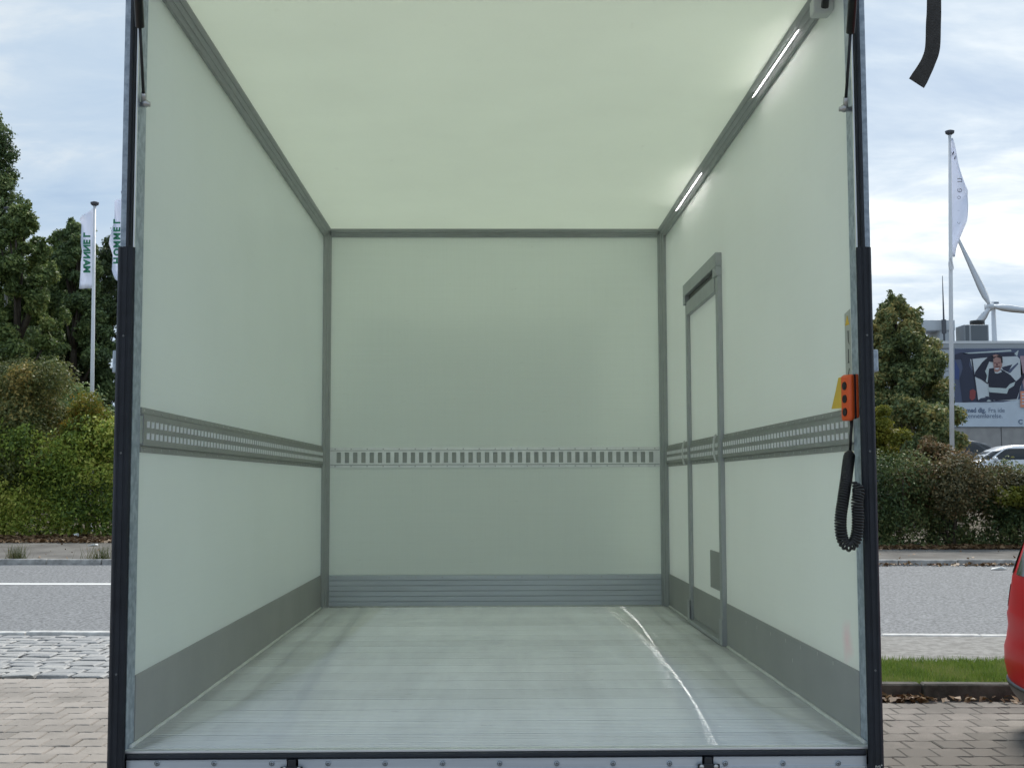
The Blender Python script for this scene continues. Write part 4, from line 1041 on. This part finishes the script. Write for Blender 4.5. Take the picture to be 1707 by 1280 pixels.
for ch, py, k, mm in (('n', 305, 1.0, GREYI), ('e', 322, 1.0, GREYI), ('o', 333, .7, GREYI), ('ı', 352, .5, INK), ('c', 374, .6, GREYI)):
    O = pix(1596, py, YR-.16); text_mesh('letter', ch, 12*sc_*1.5*k, mm, (O, (0,0,1), (1,0,0), (0,-1,0)), f3, .004, bold=-.004)
for (px, py) in ((1588.5, 256), (1592, 263)):
    b = MB(); b.add([pix(px-1.6, py+2, YR-.08), pix(px+.6, py-4, YR-.08), pix(px+2, py-2, YR-.08), pix(px, py+3, YR-.08)]+[pix(px-1.6, py+2, YR-.07), pix(px+.6, py-4, YR-.07), pix(px+2, py-2, YR-.07), pix(px, py+3, YR-.07)], [(0,1,2,3),(7,6,5,4),(0,1,5,4),(1,2,6,5),(2,3,7,6),(3,0,4,7)]); b.build('emblem_mark', INK, f3)
b = MB(); pts = [pix(1584, 428, YR-.05), pix(1581.5, 440, YR-.08), pix(1584, 450, YR-.08), pix(1589, 448, YR-.08), pix(1588, 440, YR-.06), pix(1585, 430, YR-.05)]; b.tube(spline(pts, 4), .012, 6); b.build('halyard_loop', POLE, fpr, True)

# ------------------------------------------------------------------ poster building, roof units, turbine
CLAD = mat('grey_cladding', (.42, .45, .48), .5, .2, .05, 1.5)
CONCW = mat('concrete_wall', (.36, .345, .33), .85, 0, .12, 2.5, .3, 30)
COPE = mat('white_coping', (.70, .71, .72), .5)
YB = 56.0
zr = hgt(1640, 573, YB); xl = pix(1546, 600, YB).x; xr = xl+26
bld = thing('poster_building', 'grey flat-roofed commercial building carrying a large photo poster', 'building', (xl+10, YB, 1.6))
zj = hgt(1640, 711, YB)
MB().box(xl, xr, YB, YB+14, 1.6, zr).build('wall', CLAD, bld)
pw_ = 3.4
for i in range(7):
    MB().box(xl+.02+pw_*i, xl+pw_*(i+1)-.03, YB-.08, YB-.002, 1.62, zj-.05).build('concrete_panel', CONCW, bld)
hh = (zr-.25-zj)/14
for i in range(14):
    MB().prism([(YB-.003, zj+hh*i+.01), (YB-.055, zj+hh*i+.01), (YB-.03, zj+hh*(i+1)-.015), (YB-.003, zj+hh*(i+1)-.015)], 'x', xl, xr).build('cladding_board', CLAD, bld)
MB().box(xl-.08, xr, YB-.12, YB+.3, zr-.22, zr).build('roof_edge', mat('grey_roof_edge', (.36,.38,.40), .5), bld)
MB().box(xl-.1, xr, YB-.14, YB+.32, zr+.002, zr+.12).build('coping', COPE, bld)
# roof structure left of the pole
ROOFM = mat('pale_roof_structure', (.50, .53, .56), .6, .1, .08, 1.2)
pa = pix(1539, 533, YB+3); pb2 = pix(1592, 533, YB+3); pz = hgt(1560, 551, YB+3); pc = pix(1567, 533, YB+3)
MB().box(pa.x, pb2.x, YB+3, YB+5, pz, pa.z).build('stair_tower', ROOFM, bld, bevel=.05)
MB().box(pc.x, pb2.x-.01, YB+3.1, YB+4.9, zr, pz-.002).build('tower_leg', ROOFM, bld)
MB().box(pa.x, pc.x, YB+3.3, YB+4.8, zr, hgt(1560, 563, YB+3)).build('tower_base', CONCW, bld)
ac0 = pix(1608.5, 572, YB+2.2); ac1 = pix(1648, 541, YB+2.2)
ac = thing('air_conditioner', 'grey ventilation unit with a round black fan on the poster building roof', 'air conditioner', (ac0.x, YB+2.2, zr))
ACM = mat('grey_unit_steel', (.30, .32, .34), .5, .3, .05, 3); GRIL = mat('dark_grille', (.10, .115, .13), .6)
MB().box(ac0.x, ac1.x, YB+2.2, YB+3.4, zr-.1, ac1.z).build('casing', ACM, ac, bevel=.02)
g0 = pix(1620, 569, YB+2.18); g1 = pix(1646, 543, YB+2.18)
gr_ = MB(); gr_.box(g0.x, g1.x, YB+2.17, YB+2.198, g0.z, g1.z); gr_.build('grille', GRIL, ac)
MB().box(ac0.x+.04, g0.x-.12, YB+2.17, YB+2.198, g0.z, g1.z).build('grille', GRIL, ac)
fc = pix(1629, 537, YB+2.8); MB().cyl((fc.x, YB+2.8, ac1.z), (fc.x, YB+2.8, ac1.z+.26), .36, .36, 20).build('fan_housing', BLK, ac, True)
an = pix(1571, 460, YB+2.7); ant = thing('antenna_mast', 'thin whip antenna rising from the roof left of the flagpole', 'antenna', (an.x, YB+2.7, zr))
MB().tube([(an.x, YB+2.7, zr), (an.x, YB+2.7, hgt(1571, 535, YB+2.7)), (an.x, YB+2.7, an.z)], [.055, .05, .015], 8).build('mast', GREYI, ant)
MB().box(an.x-.09, an.x+.09, YB+2.62, YB+2.78, hgt(1571, 556, YB+2.7), hgt(1571, 533, YB+2.7)).build('antenna_mount', GREYI, ant)

# poster: flat print, mounted proud of the cladding
YQ = YB-.15
post = thing('photo_poster', 'large poster of a smiling man in a dark work jacket sitting in a van', 'poster', tuple(pix(1591, 711, YQ)))
def zq(x, y): return (1590+x/8.53, 570+y/8.53)
def flat(pts, m, layer, name, th=.004):
    b = MB(); n = len(pts); Yl = YQ-.006*layer
    P = [pix(*zq(*p), YQ) for p in pts]; P = [Vector((p.x, Yl, p.z)) for p in P]; P2 = [Vector((p.x, Yl+th, p.z)) for p in P]
    b.add(P+P2, [tuple(range(n)), tuple(range(2*n-1, n-1, -1))]+[(i,(i+1)%n,n+(i+1)%n,n+i) for i in range(n)])
    return b.build(name, m, post)
def ink(name, c_): return mat(name, c_, .55, 0, .05, 2)
I_W = ink('poster_white', (.58,.65,.72)); I_V = ink('poster_van_white', (.60,.65,.68)); I_D = ink('poster_dark', (.035,.042,.075)); I_J = ink('poster_jacket', (.022,.024,.045)); I_N = ink('poster_navy', (.09,.11,.18))
I_S = ink('poster_skin', (.42,.24,.21)); I_SD = ink('poster_skin_dark', (.16,.07,.07)); I_R = ink('poster_red', (.28,.06,.06)); I_O = ink('poster_orange', (.72,.30,.20)); I_H = ink('poster_hair', (.03,.02,.025)); I_P = ink('poster_pink', (.45,.32,.36)); I_T = ink('poster_text', (.16,.21,.30)); I_ST = ink('poster_stripe', (.52,.60,.60)); I_B = ink('poster_bluewear', (.05,.08,.22))
flat([(8,1205), (1500,1205), (1500,90), (8,90)], I_W, 0, 'poster_sheet', .06)
flat([(10,855), (60,860), (700,855), (940,810), (1490,780), (1490,92), (10,95)], I_N, 1, 'poster_print')
flat([(130,158), (810,112), (820,135), (130,172)], I_ST, 2, 'poster_print'); flat([(860,165), (920,115), (900,205)], I_ST, 2, 'poster_print')
flat([(10,180), (100,150), (240,170), (860,150), (860,200), (250,240), (10,250)], I_D, 2, 'poster_print')
flat([(230,245), (540,215), (900,205), (950,260), (985,480), (905,830), (330,838), (285,480)], I_V, 3, 'poster_print')
flat([(10,250), (35,300), (80,400), (70,540), (10,520)], I_B, 3, 'poster_print'); flat([(95,200), (235,200), (215,330), (270,450), (330,840), (120,855), (80,520), (130,380)], I_D, 4, 'poster_print')
flat([(245,240), (262,240), (345,840), (322,845)], I_J, 5, 'poster_print')
flat([(225,690), (270,670), (310,700), (300,800), (255,835), (220,800)], I_R, 6, 'poster_print')
flat([(940,200), (1490,180), (1490,700), (1000,690), (950,460)], I_P, 3, 'poster_print')
flat([(680,360), (830,320), (770,430), (700,400)], I_D, 4, 'poster_print'); flat([(780,400), (905,295), (915,310), (800,440), (770,440)], I_N, 5, 'poster_print')
# jacket: torso with the raised arm, the other arm down
flat([(300,430), (400,290), (500,200), (545,190), (560,290), (500,280), (450,400), (480,560), (480,600), (380,530), (290,490)], I_J, 5, 'poster_print')
flat([(500,380), (570,370), (690,400), (800,470), (880,560), (930,520), (990,440), (1010,480), (940,640), (930,700), (890,810), (600,835), (500,815), (490,600), (475,560)], I_J, 6, 'poster_print')
flat([(438,410), (480,380), (490,420), (475,580), (450,560), (468,480)], I_ST, 7, 'poster_print')
flat([(480,645), (740,660), (790,600), (870,565), (850,625), (775,670), (750,735), (500,715)], I_ST, 7, 'poster_print')
flat([(575,425), (660,400), (680,425), (620,450), (580,445)], I_V, 7, 'poster_print')
flat([(570,420), (555,300), (560,220), (640,205), (685,260), (680,340), (650,410), (610,432)], I_S, 8, 'poster_print')
flat([(540,215), (575,185), (640,180), (685,215), (690,300), (668,300), (660,235), (600,210), (560,240)], I_H, 9, 'poster_print')
flat([(545,190), (590,178), (630,190), (600,205), (560,215)], I_S, 10, 'poster_print')
flat([(560,355), (600,345), (655,345), (650,362), (600,362)], I_SD, 9, 'poster_print'); flat([(575,375), (640,370), (625,390), (590,392)], I_W, 9, 'poster_print')
flat([(562,295), (595,290), (595,302), (564,306)], I_SD, 9, 'poster_print'); flat([(620,290), (655,290), (655,302), (622,302)], I_SD, 9, 'poster_print'); flat([(598,300), (616,300), (622,338), (596,338)], I_SD, 9, 'poster_print')
flat([(320,845), (380,800), (450,790), (440,775), (490,775), (500,795), (560,830), (570,850), (540,840), (490,815), (440,850)], I_D, 7, 'poster_print')
flat([(460,850), (480,825), (530,845)], I_ST, 8, 'poster_print')
flat([(940,700), (1490,690), (1490,935), (940,930)], I_O, 9, 'poster_print')
for k in range(4): flat([(960,735+45*k), (1480,735+45*k), (1480,752+45*k), (960,752+45*k)], I_W, 10, 'poster_print', .003)
def ptext(s_, x, y, size, m, bold=0.0, width=None):
    O = pix(*zq(x, y), YQ); O.y = YQ-.012
    o = text_mesh('lettering', s_, size/8.53*(YQ+3.62)/CF, m, (O, (1,0,0), (0,0,1), (0,-1,0)), post, .002, bold=bold)
    if width:
        xs_ = [v.co.x for v in o.data.vertices]; w0 = max(xs_)-min(xs_); k = width/8.53*(YQ+3.62)/CF/w0; x_0 = min(xs_)
        for v in o.data.vertices: v.co.x = x_0+(v.co.x-x_0)*k
    return o
ptext('ver med dig.', 45, 1000, 92, I_T, .012, 420); ptext('Fra ide', 488, 1000, 92, I_T, 0, 230); ptext('til gennemførelse.', 70, 1080, 92, I_T, 0, 630); ptext('C', 915, 1165, 90, I_T, .012); ptext('citroen', 1005, 1165, 70, I_T, .006) if False else None

# wind turbine
YT = 430.0; hub = pix(1652, 507, YT-3)
tur = thing('wind_turbine', 'white three-bladed wind turbine far behind the poster building', 'wind turbine', (hub.x, YT, 0))
TURB = mat('turbine_white', (.66, .70, .75), .5)
sx_ = (YT+3.62)/CF
tx = pix(1652, 507, YT).x+.8
MB().tube([(tx, YT, 0), (tx, YT, hub.z*.6), (tx, YT, hub.z-1)], [4.4*sx_*1.6, 4.4*sx_*1.15, 3.6*sx_], 20).build('tower', TURB, tur, True)
MB().box(tx-4.6*sx_, tx+4.6*sx_, YT-2.6, YT+6, hub.z-5*sx_, hub.z+6*sx_).build('nacelle', TURB, tur, bevel=.35)
MB().box(tx-4.4*sx_, tx+4.4*sx_, YT-2.65, YT-2.61, hub.z+1.5*sx_, hub.z+3.2*sx_).build('vent_slot', GRIL, tur)
b = MB(); b.tube([(hub.x-3*sx_, YT-5.2, hub.z-1), (hub.x-3*sx_, YT-4.6, hub.z-1), (hub.x-3*sx_, YT-2.7, hub.z-1)], [.35, 1.2, 1.5], 14); b.build('hub', TURB, tur, True)
hc = Vector((hub.x-3*sx_, YT-4.2, hub.z-1))
for (a_, ln) in ((114, 33.0), (-7, 33.0), (231, 33.0)):
    a = rad(a_); d = Vector((math.cos(a), 0, math.sin(a))); nrm = Vector((-d.z, 0, d.x)); V = []; F_ = []
    prof_b = [(0, .75, .75), (.05, .8, .7), (.12, 1.35, .4), (.22, 1.45, .3), (.5, 1.0, .2), (.8, .6, .12), (.97, .32, .06), (1.0, .08, .03)]
    for (t, c_, th) in prof_b:
        o_ = hc+d*(t*ln); V += [o_+nrm*c_, o_+Vector((0,-th,0))+nrm*c_*.2, o_-nrm*c_*.8, o_+Vector((0,th,0))+nrm*c_*.2]
    for i in range(len(prof_b)-1):
        for k in range(4): F_.append((i*4+k, i*4+(k+1)%4, i*4+4+(k+1)%4, i*4+4+k))
    F_ += [(0,1,2,3), tuple(len(V)-4+k for k in range(4))]
    MB().add(V, F_).build('blade', TURB, tur, True)

# ------------------------------------------------------------------ cars
def car(name, label, loc, levels, belt, roof, paint, wheels, wr, hw, heading=0, mirror=None, lamp=None, group=None, ex=5.0, glass_pillars=(.0,), n=48, lens=None):
    """levels: (z, x rear/left, x front/right, half width); loc = origin on the ground; +x right along the car"""
    root = thing(name, label, 'car', loc, group); O = Vector(loc)
    V, F_ = stack(levels, n, ex); b = MB(); b.add([Vector(v)+O for v in V], F_); bo = b.build('body', paint, root, True)
    # glass follows the body between belt and roof line, a few millimetres proud
    def ringat(z, grow):
        for a, c_ in zip(levels, levels[1:]):
            if a[0] <= z <= c_[0]:
                t = (z-a[0])/(c_[0]-a[0]); m_ = [a[i]*(1-t)+c_[i]*t for i in range(4)]
                return superloop(m_[1]-grow, m_[2]+grow, m_[3]+grow, n, ex)
    zs = [belt+(roof-belt)*i/3 for i in range(4)]
    rings = [ringat(z, .006) for z in zs]
    groups = glass_pillars
    for g0, g1 in groups:
        idx = list(range(g0, g1+1)); V = []; F2 = []; w = len(idx)
        for z, R_ in zip(zs, rings):
            for i in idx: V.append(Vector((R_[i%n][0], R_[i%n][1], z))+O)
        for j in range(3):
            for i in range(w-1): F2.append((j*w+i, j*w+i+1, (j+1)*w+i+1, (j+1)*w+i))
        MB().add(V, F2).build('window', DARKG, root, True)
    if lens:
        ra_, rb_ = ringat(lens[0], .005), ringat(lens[1], .005)
        for g0, g1 in ((17, 20), (27, 30)):
            V = [Vector((R_[i][0], R_[i][1], z))+O for R_, z in ((ra_, lens[0]), (rb_, lens[1])) for i in range(g0, g1+1)]; w = g1-g0+1
            MB().add(V, [(i, i+1, w+i+1, w+i) for i in range(w-1)]).build('tail_light', REDL, root, True)
    for wx in wheels:
        for sy in (-1, 1):
            ya, yb = sy*(hw-.19), sy*(hw+.004); c_ = O+Vector((wx, 0, wr))
            b = MB(); b.tube([c_+Vector((0,ya,0)), c_+Vector((0,yb-sy*.03,0)), c_+Vector((0,yb,0))], [wr, wr, wr-.03], 24); w_ = b.build('wheel', TYRE, root)
            b = MB(); b.tube([c_+Vector((0,yb-sy*.01,0)), c_+Vector((0,yb+sy*.006,0))], [wr*.66, wr*.62], 20); b.build('rim', RIM, w_)
            b = MB(); P = []; 
            for i in range(17):
                a = math.pi*i/16; P.append(c_+Vector((math.cos(a)*(wr+.035), yb-sy*.012, math.sin(a)*(wr+.035))))
            b.tube(P, .025, 6); b.build('wheel_arch', BLK, root)
    if mirror:
        for sy in (-1, 1):
            b = MB(); c_ = O+Vector((mirror[0], sy*(hw+.06), mirror[1])); b.tube([c_+Vector((-.06,0,0)), c_+Vector((-.03,0,0)), c_+Vector((.06,0,0)), c_+Vector((.085,0,0))], [.03, .075, .07, .03], 10); mo = b.build('mirror', paint, root, True)
            b = MB(); b.cyl(c_+Vector((0,-sy*.0,-.04)), c_+Vector((.02,-sy*.1,-.10)), .03, .03, 8); b.build('mirror_foot', BLK, mo)
    if lamp:
        for nm, x_, z_, sx_l, m_ in lamp:
            for sy in (-1, 1):
                b = MB(); c_ = O+Vector((x_, sy*(hw-.14), z_)); b.box(c_.x-sx_l, c_.x+sx_l, c_.y-.13, c_.y+.13, c_.z-.07, c_.z+.07); b.build(nm, m_, root, True, .04, 3)
    return root, O
WPAINT = mat('white_car_paint', (.74, .76, .79), .3, 0, .02, 2, coat=.6)
DPAINT = mat('dark_grey_car_paint', (.030, .036, .042), .28, .2, .05, 2, coat=.6)
RPAINT = mat('red_car_paint', (.60, .004, .008), .4, 0, .04, 2, coat=.1, spec=.1)
CLEARL = mat('lamp_glass', (.62, .65, .68), .15, .3, 0)
REDL = mat('red_lamp', (.35, .01, .01), .2)
SD_F = {'n': 48}
sc43 = (39.4+3.62)/CF
wx0 = pix(1596, 800, 39.4).x; ztop_w = hgt(1680, 741, 39.4); gw = ztop_w-1.50
side = [(3, 12), (13, 21)]; other = [(27, 35), (36, 45)]
car('parked_car', 'white small hatchback parked above the right hedge', (wx0, 40.2, gw),
    [(.18, .15, 3.5, .74), (.30, .02, 3.6, .80), (.55, .0, 3.62, .82), (.72, .05, 3.62, .82), (.84, .16, 3.6, .81), (.92, .55, 3.58, .80), (.97, .85, 3.56, .78), (1.15, 1.12, 3.5, .74), (1.35, 1.48, 3.38, .66), (1.46, 1.8, 3.2, .58), (1.50, 2.1, 2.9, .45)],
    .99, 1.37, WPAINT, (.62, 2.95), .30, .82, mirror=(1.30, 1.00), lamp=[('headlight', .14, .70, .10, CLEARL), ('tail_light', 3.56, .80, .06, REDL)], glass_pillars=[(26, 31), (32, 36), (37, 45), (1, 10), (11, 15), (16, 21), (22, 25)])
dx0 = pix(1548, 800, 46.5).x; gd = hgt(1600, 732, 46.5)-1.62
car('parked_car', 'dark grey car parked between the white flagpole and the white hatchback', (dx0, 47.4, gd),
    [(.2, .1, 4.3, .82), (.35, .0, 4.4, .88), (.7, .0, 4.42, .9), (.92, .04, 4.36, .9), (1.02, .08, 3.6, .89), (1.08, .10, 3.15, .86), (1.3, .2, 2.82, .8), (1.48, .35, 2.45, .74), (1.58, .6, 2.0, .66), (1.62, .9, 1.6, .5)],
    1.11, 1.50, DPAINT, (.8, 3.5), .33, .9, mirror=(2.9, 1.12), lamp=[('headlight', 4.3, .74, .08, CLEARL)], glass_pillars=[(26, 31), (32, 37), (38, 46), (1, 9), (10, 15), (16, 21), (22, 25)])
# red hatchback, only its rear corner is inside the picture
Xs = pix(1675.5, 1080, 4.75).x-.10
rl = [(.22, .10, 3.85, .80), (.28, .05, 3.92, .845), (.36, .02, 3.95, .87), (.46, .0, 3.97, .885), (.56, .0, 3.97, .885), (.61, .02, 3.97, .875), (.70, .03, 3.96, .86), (.775, .02, 3.94, .862), (.80, .03, 3.92, .855), (.90, .06, 3.8, .845), (.97, .085, 3.5, .825), (1.02, .105, 3.1, .805), (1.12, .15, 2.9, .77), (1.28, .24, 2.6, .72), (1.40, .36, 2.3, .67), (1.46, .55, 2.0, .60), (1.49, .9, 1.6, .48)]
rl_, ro_ = car('red_car', 'shiny red hatchback whose rear corner enters at the right edge', (Xs+.885, 5.25, 0), rl,
    1.04, 1.40, RPAINT, (1.20, 3.2), .31, .80, mirror=(2.75, 1.02), glass_pillars=[(26, 31), (32, 37), (38, 46), (1, 9), (10, 15), (16, 21), (22, 25)], ex=3.6, lens=(.81, .96))
b = MB(); b.add(*stack([(.205, .10, 3.85, .79), (.27, .05, 3.92, .845), (.325, .028, 3.945, .868), (.35, .024, 3.95, .874)], 48, 3.6)); b.v = [((x-2)*1.004+2+ro_.x, y*1.010+ro_.y, z+ro_.z) for x, y, z in b.v]; b.build('lower_bumper', BLK, rl_, True)
rl_.rotation_euler = (0, 0, rad(-90))
for o in list(bpy.data.objects):
    if '_b' in o: del o['_b']
